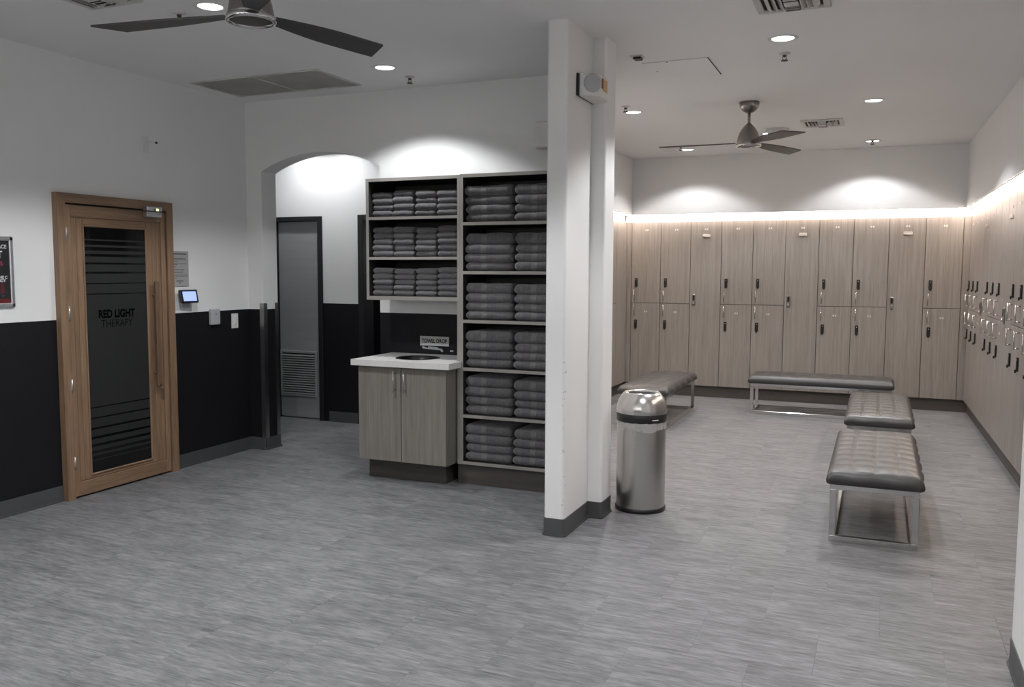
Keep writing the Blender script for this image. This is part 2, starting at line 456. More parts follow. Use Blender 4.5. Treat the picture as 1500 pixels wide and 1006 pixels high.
for d, c in vis[:300]: ob('floor_tile', tile_me, flo, (c[0], c[1], 0))
rm = MB()
for d, c in vis[300:] + rest:
    rm.box(c[0] - T / 2 + .0006, c[0] + T / 2 - .0006, c[1] - TY / 2 + .0006, c[1] + TY / 2 - .0006, -.004, 0)
ro = rm.build('floor_tiles_beyond', 'floor', flo); ro['kind'] = 'stuff'

# ---- ceiling
S('ceiling', MB().box(-5.1, 2.2, -2.6, 11.2, ZC, ZC + 0.12), 'ceiling', 'flat white painted ceiling over both rooms', 'ceiling')

# ---- walls of the left room
S('wall_left', MB().box(XL - 0.16, XL, -2.4, YB + 0.2, 0, ZC), 'wall2', 'left wall, white above and near-black below, holding the wooden door', 'wall')
S('wall_rear', MB().box(XL, 0.52, -2.45, -2.3, 0, ZC), 'wall2', 'wall behind the viewer, white above and dark below', 'wall')
AX0, AX1, ZS, ZA = -4.672, -3.553, 2.300, 2.432
arc = []
hw = (AX1 - AX0) / 2; sag = ZA - ZS; rad = (hw * hw + sag * sag) / (2 * sag); am = math.asin(hw / rad)
for k in range(25):
    t = -am + 2 * am * k / 24
    arc.append(((AX0 + AX1) / 2 + rad * math.sin(t), ZA - rad + rad * math.cos(t)))
outl = [(XL, 0), (AX0, 0)] + arc + [(AX1, 0), (-1.895, 0), (-1.895, ZC), (XL, ZC)]
S('wall_back', MB().prism(outl, YB, YB + 0.18, 'xz'), 'wall2', 'back wall with a low arched opening, white above, near-black below', 'wall')
# partition column between the two rooms
PP = [(-1.714, 4.494), (-1.594, 4.494), (-1.594, 4.93), (-1.507, 4.93), (-1.507, 5.13), (-1.80, 5.13), (-1.80, YB + .18), (-1.895, YB + .18), (-1.895, 5.04), (-1.714, 5.04)]
pp = round_poly(PP, 0.018, 5, skip=(2, 5, 6, 7, 8, 9))
S('wall_partition', MB().prism(pp, 0, ZC, 'xy'), 'column', 'white partition end with rounded corners dividing the two rooms', 'wall')
def base_poly(pts, skip, name, label):
    m = MB()
    m.prism(round_poly(offset_poly(pts, 0.005), 0.022, 5, skip), 0.0, 0.102, 'xy')
    m.prism(round_poly(offset_poly(pts, 0.013), 0.028, 5, skip), 0.0, 0.010, 'xy')
    m.prism(round_poly(offset_poly(pts, 0.0085), 0.025, 5, skip), 0.010, 0.018, 'xy')
    return S(name, m, 'base', label, 'baseboard')
base_poly(PP, (2, 5, 6, 7, 8, 9), 'baseboard_partition', 'dark grey rubber baseboard wrapped around the white partition end')
# near right wall block
NX, NY = 0.52, 3.725
S('wall_near_right', MB().prism(round_poly([(NX, -2.4), (2.0, -2.4), (2.0, NY), (NX, NY)], .018, 5, (0, 1, 2)), 0, ZC, 'xy'), 'wall', 'white wall end at the right edge of the picture', 'wall')
base_poly([(NX, -2.3), (1.2, -2.3), (1.2, NY), (NX, NY)], (0, 1, 2), 'baseboard_near_right', 'dark grey baseboard at the bottom right corner')
def base_run(name, label, x0, x1, y0, y1, toward):
    """straight cove base on an axis-aligned wall; toward = direction the base projects"""
    m = MB()
    for t, za, zb in ((0.006, 0.0, 0.102), (0.014, 0.0, 0.011), (0.010, 0.011, 0.019)):
        a = [x0, x1, y0, y1]
        if toward == '+x': a[1] = x0 + t
        if toward == '-x': a[0] = x1 - t
        if toward == '-y': a[2] = y1 - t
        if toward == '+y': a[3] = y0 + t
        m.box(*a, za, zb)
    return S(name, m, 'base', label, 'baseboard')
base_run('baseboard_left_near', 'grey baseboard on the left wall nearer than the wooden door', XL, XL, -2.3, 3.902, '+x')
base_run('baseboard_left_far', 'grey baseboard on the left wall beyond the wooden door', XL, XL, 4.868, YB, '+x')
base_poly([(XL, YB), (AX0, YB), (AX0, YB + .18), (XL, YB + .18)], (0, 2, 3), 'baseboard_arch_left', 'grey baseboard around the left foot of the arch')
# ---- corridor behind the arch
YC = 7.10
S('wall_corridor', MB().prism([(-6.6, 0), (-5.665, 0), (-5.665, 2.03), (-5.06, 2.03), (-5.06, 0), (-4.62, 0), (-4.62, 2.03), (-3.72, 2.03), (-3.72, 0), (-3.42, 0), (-3.42, ZC), (-6.6, ZC)], YC, YC + .14, 'xz'),
  'wall2', 'far wall of the passage behind the arch, white above, black below', 'wall')
S('wall_corridor_end', MB().box(-6.7, -6.6, YB + .18, 9.0, 0, ZC), 'wall2', 'left end wall of the passage behind the arch', 'wall')
S('wall_corridor_near', MB().box(-6.7, XL - .16, YB + .04, YB + .18, 0, ZC), 'wall2', 'near wall of the passage, left of the arch', 'wall')
S('wall_corridor_right', MB().box(-3.42, -3.34, YB + .18, 10.9, 0, ZC), 'wall2', 'wall between the passage and the locker room', 'wall')
S('wall_beyond', MB().box(-6.6, -3.42, 8.7, 8.82, 0, ZC), 'wall2', 'wall of the room beyond the second passage doorway', 'wall')
S('ceiling_corridor', MB().box(-6.7, -5.1, YB + .04, 8.82, ZC, ZC + .12), 'ceiling', 'left part of the ceiling of the passage behind the arch', 'ceiling')
base_run('baseboard_corridor', 'grey baseboard under the black passage wall between its two doors', -5.0, -4.66, YC, YC, '-y')

# ---- right room: upper walls / soffits over the lockers
ZSF = 2.19      # underside of the soffit
ZLT = 2.10      # top of the lockers
ANG = R(0.76)   # the right bank runs a touch out of square
S('wall_locker_back', MB().box(-3.34, 1.6, 10.29, 10.95, ZSF, ZC), 'wall', 'white wall above the back row of lockers', 'wall')
S('wall_locker_left', MB().box(-3.34, -2.80, YB + .18, 10.29, ZSF, ZC), 'wall', 'white wall above the left row of lockers', 'wall')
def rx(y): return 0.815 + (10.3 - y) * math.tan(ANG)
S('wall_locker_right', MB().prism([(rx(10.29), 10.29), (rx(NY), NY), (1.7, NY), (1.7, 10.29)], ZSF, ZC, 'xy'), 'wall', 'white wall above the right row of lockers', 'wall')
S('wall_behind_lockers', MB().box(-3.34, 1.7, 10.80, 10.95, 0, ZSF).box(1.5, 1.7, NY, 10.8, 0, ZSF), 'wall', 'wall behind the locker rows', 'wall')
S('wall_locker_left_near', MB().box(-3.34, -2.86, YB + .18, 8.38, 0, ZSF), 'wall', 'white wall beside the left locker row', 'wall')

# ================================================================== LIGHTS (each lamp builds its own light)
ring_me = MB().lathe([(0.062, -0.001), (0.070, -0.006), (0.084, -0.005), (0.088, 0.0)], n=32).mesh('trim_ring', 'white')
lens_me = MB().lathe([(0.0005, -0.0015), (0.066, -0.0015), (0.066, 0.0)], n=32).mesh('lens', 'lens')
def downlight(x, y, z, label, power=1.0, group='round recessed ceiling lights'):
    t = thing('recessed_light', label, 'light', (x, y, z), 0, group)
    ob('trim_ring', ring_me, t); ob('lens', lens_me, t)
    l = bpy.data.lights.new('downlight_beam', 'SPOT')
    l.energy = SPOT_W * power; l.color = SPOT_COL; l.spot_size = R(SPOT_ANGLE); l.spot_blend = SPOT_BLEND; l.shadow_soft_size = 0.055
    lo = bpy.data.objects.new('downlight_beam', l); col.objects.link(lo); lo.parent = t; lo.location = (0, 0, -0.012)
    return t
DL = [
 (-3.24, 3.60, 'bright round ceiling light beside the large dark fan', 1.2),
 (-3.11, 5.10, 'round ceiling light near the back wall above the towel shelves', 0.70),
 (-0.57, 5.35, 'round ceiling light just beyond the cut-off vent at top right', 1.0),
 (-1.99, 7.30, 'round ceiling light beside the white partition in the locker room', 1.0),
 (-0.095, 7.51, 'round ceiling light in the locker room nearest the right wall', 1.0),
 (-2.02, 9.72, 'round ceiling light over the left end of the back lockers', 0.42),
 (-1.05, 8.90, 'round ceiling light half hidden behind the small fan', 0.8),
 (-0.12, 9.78, 'round ceiling light over the right end of the back lockers', 0.42),
 (-0.60, 3.30, 'recessed ceiling light above the open floor by the right wall end', 1.0),
 (-3.24, 1.80, 'recessed ceiling light on the viewer\'s left, nearer than the fan', 1.0),
 (-1.60, 1.20, 'recessed ceiling light just before the viewer, in mid room', 1.0),
 (-0.60, -0.60, 'recessed ceiling light behind the viewer, towards the right wall', 0.8),
 (-3.24, -0.40, 'recessed ceiling light behind the viewer, towards the left wall', 0.8),
]
for x, y, lab, p in DL: downlight(x, y, ZC, lab, p)
downlight(-5.17, 6.74, ZC, 'recessed light on the passage ceiling hidden above the arch', 0.26)
downlight(-4.80, 6.74, ZC, 'unseen extra passage light added nearer the second doorway', 0.26)  # second lamp added to spread light more evenly over the passage wall
downlight(-4.1, 7.95, ZC, 'recessed light in the room beyond the passage doorway', 0.4)

# unseen light bars added on the rear wall to brighten ceiling and walls
for x, lab in ((-3.9, 'added opal light bar behind the viewer, unseen, nearest the left wall'), (-2.2, 'added opal light bar behind the viewer, unseen, in mid wall'), (-0.5, 'added opal light bar behind the viewer, unseen, nearest the right wall')):
    t = thing('added_light_bar', lab, 'light', (x, -2.30, 2.05), 0, 'added unseen light bars')
    MB().rbox(-.50, .50, 0, .03, -.03, .03, .004).build('back_plate', 'nickel', t)
    MB().lathe([(.001, -.55), (.045, -.545), (.055, -.53), (.055, .53), (.045, .545), (.001, .55)], (0, .09, 0), 20, axis='x').build('opal_tube', 'opal', t)
# warm LED tape under the three soffits
def led(name, label, pts, w=0.016):
    (x0, y0), (x1, y1) = pts
    d = Vector((x1 - x0, y1 - y0, 0)); L = d.length; d.normalize()
    t = thing(name, label, 'light', (x0, y0, ZSF), math.atan2(d.y, d.x), 'warm strip lights over the lockers')
    MB().box(0, L, -w / 2 - .003, w / 2 + .003, -0.006, 0).build('channel', 'white', t)
    MB().box(0, L, -w / 2, w / 2, -0.0085, -0.006).build('led_tape', 'led', t)
led('strip_light', 'glowing warm strip light along the top of the back lockers', ((-2.79, 10.315), (0.82, 10.315)))
led('strip_light', 'glowing warm strip light along the top of the right lockers', ((rx(10.27) + .026, 10.27), (rx(4.3) + .026, 4.3)))
led('strip_light', 'glowing warm strip light along the top of the left lockers', ((-2.828, 6.0), (-2.828, 10.27)))

# ================================================================== LOCKERS
LW = 0.366; LZ0 = 0.135; SPL = 1.120
def box_me(name, mat, *a, b=0.0):
    return (MB().rbox(*a, b) if b else MB().box(*a)).mesh(name, mat)
body_me = box_me('body', 'gap', 0.0, LW, 0.019, 0.44, LZ0, ZLT)
g = 0.0028
door_up = box_me('door', 'lam', g, LW - g, 0.0, 0.018, SPL + g, ZLT - 0.002, b=0.0012)
door_lo = box_me('door', 'lam', g, LW - g, 0.0, 0.018, LZ0 + 0.002, SPL - g, b=0.0012)
door_tall = box_me('door', 'lam', g, LW - g, 0.0, 0.018, LZ0 + 0.002, ZLT - 0.002, b=0.0012)
lock_mb = MB().rbox(-0.017, 0.017, -0.013, 0, -0.052, 0.050, 0.004)
lock_me = lock_mb.mesh('keypad_lock', 'lock')
knob_me = MB().rbox(-0.009, 0.009, -0.024, -0.012, -0.062, -0.038, 0.003).mesh('lock_knob', 'lock')
led_me = MB().cyl((0, 0, 0.030), 0.004, -0.0150, -0.0120, 10, 'y').mesh('lock_light', 'whiteprint')
hd = MB().tube([(0, -0.032, -0.066), (0, -0.032, 0.066)], 0.005)
hd.tube([(0, 0, -0.056), (0, -0.032, -0.056)], 0.005).tube([(0, 0, 0.056), (0, -0.032, 0.056)], 0.005)
hand_me = hd.mesh('handle', 'chrome')
num_mb = MB()
for dx in (-0.012, 0.012):
    num_mb.rbox(dx - 0.008, dx + 0.008, -0.003, 0, -0.010, 0.010, 0.001)
num_me = num_mb.mesh('number_plate', 'numgrey')
hold_me = MB().rbox(-0.045, 0.045, -0.012, 0, -0.016, 0.016, 0.003).rbox(-0.045, 0.045, -0.018, -0.010, -0.016, -0.006, 0.002).mesh('card_holder', 'holder')
cl = MB().rbox(-0.018, 0.018, -0.012, 0, -0.066, 0.066, 0.004)
combo_me = cl.mesh('combination_lock', 'nickel')
combo_dial = MB().rbox(-0.011, 0.011, -0.017, -0.011, -0.005, 0.055, 0.003).mesh('dial_window', 'lock')
combo_knob = MB().cyl((0, 0, -0.034), 0.015, -0.024, -0.011, 16, 'y').mesh('turn_knob', 'chrome')
def locker(kind, loc, rz, label, group):
    t = thing('locker', label, 'locker', loc, rz, group)
    ob('body', body_me, t)
    if kind == 'D':
        for me, zl, zh, zn in ((door_up, 1.372, 1.213, 2.005), (door_lo, 0.862, 1.026, 1.016)):
            d = ob('door', me, t)
            k = ob('keypad_lock', lock_me, d, (0.064, 0, zl))
            ob('handle', hand_me, d, (0.045, 0, zh)); ob('number_plate', num_me, d, (0.19, 0, zn))
            ob('lock_knob', knob_me, d, (0.064, 0, zl)); ob('lock_light', led_me, d, (0.064, 0, zl))
    else:
        d = ob('door', door_tall, t)
        ob('combination_lock', combo_me, d, (0.050, 0, 1.168)); ob('dial_window', combo_dial, d, (0.050, 0, 1.168)); ob('turn_knob', combo_knob, d, (0.050, 0, 1.168))
        ob('number_plate', num_me, d, (0.185, 0, 2.005)); ob('card_holder', hold_me, d, (0.187, 0, 1.93))
    return t
ORD = ['first', 'second', 'third', 'fourth', 'fifth', 'sixth', 'seventh', 'eighth', 'ninth', 'tenth', 'eleventh', 'twelfth', 'thirteenth', 'fourteenth', 'fifteenth']
kindname = {'D': 'two-door greige wood locker', 'T': 'tall single-door greige wood locker'}
BX = [-2.8144, -2.438, -2.066, -1.697, -1.331, -0.9686, -0.6075, -0.2446, 0.1065, 0.461, 0.8066]
YF = 10.35
LW_B = (BX[-1] - BX[0]) / 10
for i, k in enumerate('DDTDDTDDTD'):
    o = locker(k, (BX[0] + i * LW_B, YF, 0), 0, '%s, %s from the left along the back wall' % (kindname[k], ORD[i]), 'lockers along the back wall')
    o.scale = (LW_B / LW, 1, 1)
S('trim_1', MB().box(-2.873, BX[0] - .002, YF, YF + .3, LZ0, ZLT), 'lam', 'narrow greige filler strip in the left corner of the back lockers', 'trim')
S('trim_2', MB().box(BX[-1] + .002, 0.885, YF, YF + .3, LZ0, ZLT), 'lam', 'narrow greige filler strip in the right corner of the back lockers', 'trim')
S('baseboard_back', MB().box(-2.94, 0.925, YF + .04, YF + .4, 0, LZ0), 'lamkick', 'dark recessed plinth under the back lockers', 'baseboard')
S('trim_3', MB().box(-2.90, 0.885, YF + .012, YF + .05, ZLT, ZSF), 'wall', 'white panel added to catch the strip light above the back lockers', 'trim')  # panel added so the gap above the doors glows under the strip
# right bank (faces -x)
RZ = -PI / 2 + ANG
ux = Vector((math.cos(RZ), math.sin(RZ), 0))
P0 = Vector((rx(10.31) + 0.06, 10.31, 0))
RP = 'DDDTDDDTDDDTDDD'
for i, k in enumerate(RP):
    p = P0 + ux * (i * 0.3685)
    o = locker(k, p, RZ, '%s, %s from the far corner along the right wall' % (kindname[k], ORD[i]), 'lockers along the right wall')
    o.scale = (0.3685 / LW, 1, 1)
rl = len(RP) * 0.3685
def rbank(name, mb, mat, label, cat):
    o = S(name, mb, mat, label, cat); o.location = P0; o.rotation_euler = (0, 0, RZ); return o
rbank('baseboard_right', MB().box(-.1, rl, .04, .4, 0, LZ0), 'lamkick', 'dark recessed plinth under the right lockers', 'baseboard')
rbank('trim_4', MB().box(-.05, rl, .012, .05, ZLT, ZSF), 'wall', 'white panel added to catch the strip light above the right lockers', 'trim')  # same added light-catching panel for the right bank
rbank('trim_5', MB().box(rl, rl + .02, 0, .44, 0, ZLT), 'lam', 'end panel of the right locker row', 'trim')
# left bank (faces +x)
S('trim_7', MB().box(-3.3, -2.875, 9.906, 10.345, LZ0, ZLT), 'lam', 'plain greige end panel in the corner of the left lockers', 'trim')
for i, k in enumerate('DTDD'):
    locker(k, (-2.875, 9.904 - (4 - i) * LW, 0), PI / 2, '%s, %s from the back corner along the left wall' % (kindname[k], ORD[3 - i]), 'lockers along the left wall')
S('baseboard_locker_left', MB().box(-3.3, -2.915, 8.38, 10.39, 0, LZ0), 'lamkick', 'dark plinth under the left lockers', 'baseboard')
S('trim_6', MB().box(-2.93, -2.888, 8.38, 10.29, ZLT, ZSF), 'wall', 'white panel added to catch the strip light above the left lockers', 'trim')  # same added light-catching panel for the left bank

# ================================================================== TOWEL UNIT, CABINET
YS = 5.34
def vsl(mb, x0, x1, z0, z1, y0=YS, y1=YB - .004): return mb.box(x0, x1, y0, y1, z0, z1)
# wall-hung left unit
sh = thing('wall_shelf_unit', 'grey wall-hung shelf unit with three shelves of small folded towels', 'shelf', ((-3.42 - 2.69) / 2, YB, 1.29))
sx, sy, sz = sh.location
def spart(name, parent, base, a, mat):
    return MB().box(a[0] - base[0], a[1] - base[0], a[2] - base[1], a[3] - base[1], a[4] - base[2], a[5] - base[2]).build(name, mat, parent)
LB = (sx, sy, sz)
def panel(parent, base, name, x0, x1, z0, z1, y0=YS, y1=YB - .004):
    p = spart(name, parent, base, (x0, x1, y0 + .002, y1, z0, z1), 'lamdark')
    spart('edge_band', p, base, (x0, x1, y0, y0 + .002, z0, z1), 'edge')
    return p
panel(sh, LB, 'side_panel', -3.422, -3.402, 1.290, 2.156)
panel(sh, LB, 'side_panel', -2.690, -2.6685, 1.290, 2.156)
spart('outer_face', sh, LB, (-3.425, -3.422, YS, YB - .004, 1.290, 2.156), 'lamcab')
panel(sh, LB, 'top_panel', -3.402, -2.690, 2.134, 2.156)
panel(sh, LB, 'bottom_panel', -3.402, -2.690, 1.290, 1.318)
for z in (1.588, 1.873): panel(sh, LB, 'shelf_board', -3.402, -2.690, z - .010, z + .010)
spart('back_panel', sh, LB, (-3.402, -2.690, YB - .012, YB - .004, 1.318, 2.134), 'lamdark')
# tall right unit
tu = thing('tall_shelf_unit', 'tall grey shelf unit with six shelves of large folded towels', 'shelf', (-2.19, YB, 0))
TB = tuple(tu.location)
XR = -1.90
panel(tu, TB, 'side_panel', -2.6675, -2.645, 0.148, 2.160)
spart('outer_face', tu, TB, (-2.690, -2.6675, YS + .002, YB - .004, 0.148, 1.289), 'lamcab')
spart('outer_edge', tu, TB, (-2.690, -2.6675, YS, YS + .002, 0.148, 1.289), 'edge')
panel(tu, TB, 'side_panel', XR - .022, XR, 0.148, 2.160)
panel(tu, TB, 'top_panel', -2.645, XR - .022, 2.137, 2.160)
RBZ = [0.159, 0.490, 0.820, 1.153, 1.489, 1.823]
for z in RBZ: panel(tu, TB, 'bottom_panel' if z < .2 else 'shelf_board', -2.645, XR - .022, z - .011, z + .011)
spart('back_panel', tu, TB, (-2.645, XR - .022, YB - .012, YB - .004, 0.17, 2.137), 'lamdark')
spart('plinth', tu, TB, (-2.70, XR, 5.375, YB - .01, 0, 0.148), 'lamkick')
# towel drop cabinet
cb = thing('towel_drop_cabinet', 'two-door greige cabinet below the white towel drop counter', 'cabinet', (-3.05, YB, 0))
CB = tuple(cb.location)
CF = 5.19; CX0, CX1 = -3.404, -2.702
spart('body', cb, CB, (CX0, CX1, CF + .02, YB - .01, 0.152, 0.822), 'lamcab')
spart('plinth', cb, CB, (-3.395, -2.765, 5.31, YB - .01, 0, 0.152), 'lamkick')
hb = MB().tube([(0, -0.03, -0.075), (0, -0.03, 0.075)], 0.005).tube([(0, 0, -0.06), (0, -0.03, -0.06)], 0.0045).tube([(0, 0, 0.06), (0, -0.03, 0.06)], 0.0045)
cab_handle = hb.mesh('handle', 'chrome')
for a, b_, hx in ((CX0, -3.0575, -3.100), (-3.0525, CX1, -3.018)):
    d = MB().rbox(a - CB[0], b_ - CB[0], CF - CB[1], CF + .019 - CB[1], 0.154, 0.818, .0015).build('door', 'lamcab', cb)
    ob('handle', cab_handle, d, (hx - CB[0], CF - CB[1], 0.727))
# counter with a round hole
ct = thing('counter', 'white quartz countertop with a round steel-rimmed towel chute', 'counter', (-3.05, YB, 0.83))
HXC, HYC, HR = -3.055, 5.43, 0.150
import bmesh
def counter_mesh():
    outer = [(-3.442, 5.150), (-2.658, 5.150), (-2.658, 5.333), (-2.692, 5.333), (-2.692, YB - .006), (-3.442, YB - .006)]
    bm = bmesh.new()
    n = 40
    for z in (0.83, 0.872):
        vo = [bm.verts.new((x + 3.05, y - YB, z - .83)) for x, y in outer]
        vi = [bm.verts.new((HXC + 3.05 + HR * math.cos(2 * PI * i / n), HYC - YB + HR * math.sin(2 * PI * i / n), z - .83)) for i in range(n)]
        eds = [bm.edges.new((vo[i], vo[(i + 1) % len(vo)])) for i in range(len(vo))] + [bm.edges.new((vi[i], vi[(i + 1) % n])) for i in range(n)]
        bmesh.ops.triangle_fill(bm, use_beauty=True, use_dissolve=False, edges=eds)
        if z < .85: lo = (vo, vi)
        else: hi = (vo, vi)
    for A, B in ((lo[0], hi[0]), (lo[1], hi[1])):
        for i in range(len(A)):
            j = (i + 1) % len(A); bm.faces.new((A[i], A[j], B[j], B[i]))
    bmesh.ops.recalc_face_normals(bm, faces=bm.faces)
    me = bpy.data.meshes.new('slab'); bm.to_mesh(me); bm.free(); me.materials.append(M['quartz']); return me
ob('slab', counter_mesh(), ct)
MB().lathe([(HR - .006, -.006), (HR - .006, .0435), (HR + .004, .0455), (HR + .012, .0425)], (HXC + 3.05, HYC - YB, 0), 40).build('chute_ring', 'black', ct)
MB().lathe([(HR - .007, .040), (HR - .012, .01), (HR - .03, -.004), (.001, -.004)], (HXC + 3.05, HYC - YB, 0), 40).build('chute', 'black', ct)
# sign
sg = thing('wall_sign', 'small light grey sign above the counter reading TOWEL DROP', 'sign', (-3.076, YB, 0.971))
MB().rbox(-.123, .123, -.007, -.001, -.036, .036, .001).build('sign_plate', 'signgrey', sg)
tm = text_mesh('lettering', 'TOWEL DROP', 0.041, 'letter', bold=0.0012, width=0.80, spacing=1.02)
o = ob('lettering', tm, sg, (0, -.0078, 0)); o.rotation_euler = (PI / 2, 0, 0)
tp = [(-.094, .018), (-.05, .006), (-.045, .017), (.035, .014), (.038, .006), (.072, .002), (.083, -.016), (.072, -.022), (.055, -.008), (-.088, -.001), (-.1, .006)]
tag(MB().prism([(x - 3.085, z + .912) for x, z in tp[::-1]], YB - .003, YB - .0008, 'xz').build('tape_remnant', 'grey'), 'torn pale patch of adhesive on black wall under the sign', 'tape')
tag(MB().rbox(-2.945, -2.918, YB - .004, YB - .0008, .897, .906, .001).build('tape_scrap', 'whiteprint'), 'tiny white scrap on the black wall right of the sign', 'tape')

# ---- towels
def towel_surface(w, d, h, seed, nx=18, band=None, grow=0.0):
    rnd = random.Random(seed)
    ph = [rnd.uniform(0, 6.28) for _ in range(12)]; am = [rnd.uniform(.4, 1) for _ in range(12)]
    def wob(x, t, k):
        return (am[k] * math.sin(x / w * 5.1 + ph[k]) + am[k + 1] * .6 * math.sin(x / w * 11.3 + ph[k + 1] + t * 2) + am[k + 2] * .35 * math.sin(x / w * 23 + ph[k + 2] - t * 3)) / 2
    # closed profile in (y, z): front is a round fold, back flatter
    prof = []
    nf = 9
    for k in range(nf):
        t = -PI / 2 + PI * k / (nf - 1)
        prof.append((h * .5 - h * .5 * math.cos(t) * 1.0, h * .5 + h * .5 * math.sin(t), t))
    for k in range(1, 5): prof.append((h * .5 + (d - h) * k / 5, h, PI / 2))
    for k in range(5):
        t = PI / 2 + PI * k / 4; prof.append((d - h * .25 - h * .25 * math.cos(t), h * .5 + h * .5 * math.sin(t), t))
    for k in range(1, 5): prof.append((d - h * .5 - (d - h) * k / 5, 0.0, -PI / 2))
    m = len(prof)
    xs = [-w / 2 + w * i / nx for i in range(nx + 1)] if band is None else [band[0] + (band[1] - band[0]) * i / 5 for i in range(6)]
    v = []; f = []
    for x in xs:
        e = max(0.0, (abs(x) - (w / 2 - h * .42)) / (h * .42))      # rounded ends
        sh = 1 - .42 * e * e
        pin = 1.0
        if band_c is not None:
            q = (x - band_c) / .022
            pin = 1 - .10 * math.exp(-q * q)
        for (y, z, t) in prof:
            zz = (z - h * .5) * sh * pin * (1 + .10 * wob(x, t, 0)) + h * .5 * (1 - .04 * (1 - pin))
            yy = y + h * .10 * wob(x, t, 3) * (1 if y < d * .5 else .3) + h * .25 * e * e
            if z > h * .4: zz += h * .05 * wob(x, t, 6)
            c = Vector((0, (yy - d * .5) * (1.0), zz - h * .5))
            if grow:
                nrm = Vector((0, -math.cos(t), math.sin(t))); c += nrm * grow
            v.append((x, c.y + d * .5, c.z + h * .5))
    n = len(xs)
    for i in range(n - 1):
        for k in range(m):
            l = (k + 1) % m; f.append((i * m + k, i * m + l, (i + 1) * m + l, (i + 1) * m + k))
    caps = [tuple(range(m))[::-1], tuple((n - 1) * m + k for k in range(m))]
    return v, f, caps
def towel_mesh(w, d, h, seed):
    v, f, caps = towel_surface(w, d, h, seed)
    mb = MB(); mb.add(v, f, True)
    # folded ends: inset layers so that the end shows the folds
    mb.add(v, caps, False)
    return mb.mesh('folded_towel', 'towel')
def band_mesh(w, d, h, seed, b0, b1):
    v, f, caps = towel_surface(w, d, h, seed, band=(b0, b1), grow=.0012)
    mb = MB(); mb.add(v, f, True); return mb.mesh('woven_band', 'band')
BW, BD, BH = 0.352, 0.335, 0.062
band_c = -0.03
big = [(towel_mesh(BW, BD, BH, 100 + s), band_mesh(BW, BD, BH, 100 + s, band_c - .021, band_c + .021)) for s in range(7)]
band_c = None
SW, SD, SH = 0.166, 0.30, 0.044
small = [towel_mesh(SW, SD, SH, 300 + s) for s in range(8)]
NTH = ['bottom', 'second from bottom', 'third from bottom', 'second from top', 'top']
def pos_name(i, n):
    if i == 0: return 'bottom'
    if i == n - 1: return 'topmost'
    return {1: 'second', 2: 'third', 3: 'fourth'}[i] + ' from bottom'
rt = random.Random(11)
shelfname = ['lowest', 'second-lowest', 'third-lowest', 'third-highest', 'second-highest', 'highest']
for r, zb in enumerate(RBZ):
    for c, xc in enumerate((-2.4685, -2.098)):
        z = zb + .0115; hs = [rt.uniform(.93, 1.05) for _ in range(3)] + [rt.uniform(1.10, 1.28)]
        if r == 5: hs = [.95, .98, 1.0, 1.12]
        for i, s in enumerate(hs):
            bi = rt.randrange(7)
            th, bm_ = big[bi]
            o = ob('folded_towel', th, None, (xc + rt.uniform(-.005, .005), YS + .022 + rt.uniform(-.004, .010), z), rt.uniform(-.012, .012))
            o.scale = (1, 1, s)
            bo = ob('woven_band', bm_, o)
            tag(o, 'large grey towel, %s in %s stack, %s shelf of tall unit' % (pos_name(i, 4), ('left', 'right')[c], shelfname[r]), 'towel', 'large folded towels in the tall unit')
            z += BH * s * .985
rowname = ['lowest', 'middle', 'upper']
for r, (zb, n) in enumerate(((1.318, 5), (1.598, 5), (1.883, 4))):
    for c, xc in enumerate((-3.313, -3.137, -2.954, -2.780)):
        z = zb + .0008
        for i in range(n):
            s = (.92, .98, 1.03)[r] * rt.uniform(.93, 1.07) * (1.12 if i == n - 1 and c == 3 else 1)
            o = ob('folded_towel', small[rt.randrange(8)], None, (xc + rt.uniform(-.004, .004), YS + .025 + rt.uniform(-.004, .012), z), rt.uniform(-.025, .025))
            o.scale = (1, 1, s)
            tag(o, 'small grey towel, %s in %s stack from left, %s shelf of wall-hung unit' % (pos_name(i, n), ORD[c], rowname[r]), 'towel', 'small folded towels in the wall-hung unit')
            z += SH * s * .985

# ================================================================== WOODEN DOOR (left wall)
D = struct(bpy.data.objects.new('door_1', None), 'wooden framed glass door lettered RED LIGHT THERAPY on the left wall', 'door')
col.objects.link(D); D.location = (XL, 4.384, 0)
DY = 4.384
def dp(name, x0, x1, y0, y1, z0, z1, mat, b=.003, parent=D):
    return MB().rbox(x0, x1, y0 - DY, y1 - DY, z0, z1, b).build(name, mat, parent)
# casing
fr = MB().prism([(3.902 - DY, 0), (3.962 - DY, 0), (3.962 - DY, 1.925), (3.902 - DY, 1.986)], 0, .045, 'yz').build('frame_jamb', 'oak', D)
MB().prism([(4.808 - DY, 0), (4.868 - DY, 0), (4.868 - DY, 1.986), (4.808 - DY, 1.925)], 0, .045, 'yz').build('frame_jamb', 'oak', D)
MB().prism([(3.902 - DY, 1.986), (3.962 - DY, 1.925), (4.808 - DY, 1.925), (4.868 - DY, 1.986)], 0, .045, 'yz').build('frame_head', 'oakh', D)
dp('shadow_gap', 0.001, .012, 3.960, 4.810, 0.004, 1.927, 'dark')
leaf = dp('door_leaf', .010, .026, 3.968, 4.800, 0.012, 1.914, 'oak')
dp('outer_stile', .014, .036, 3.968, 4.006, 0.012, 1.914, 'oak', .003, leaf)
dp('outer_stile', .014, .036, 4.757, 4.800, 0.012, 1.914, 'oak', .003, leaf)
dp('top_rail', .014, .036, 4.006, 4.757, 1.836, 1.914, 'oakh', .003, leaf)
dp('bottom_rail', .014, .036, 4.006, 4.757, 0.012, 0.105, 'oakh', .003, leaf)
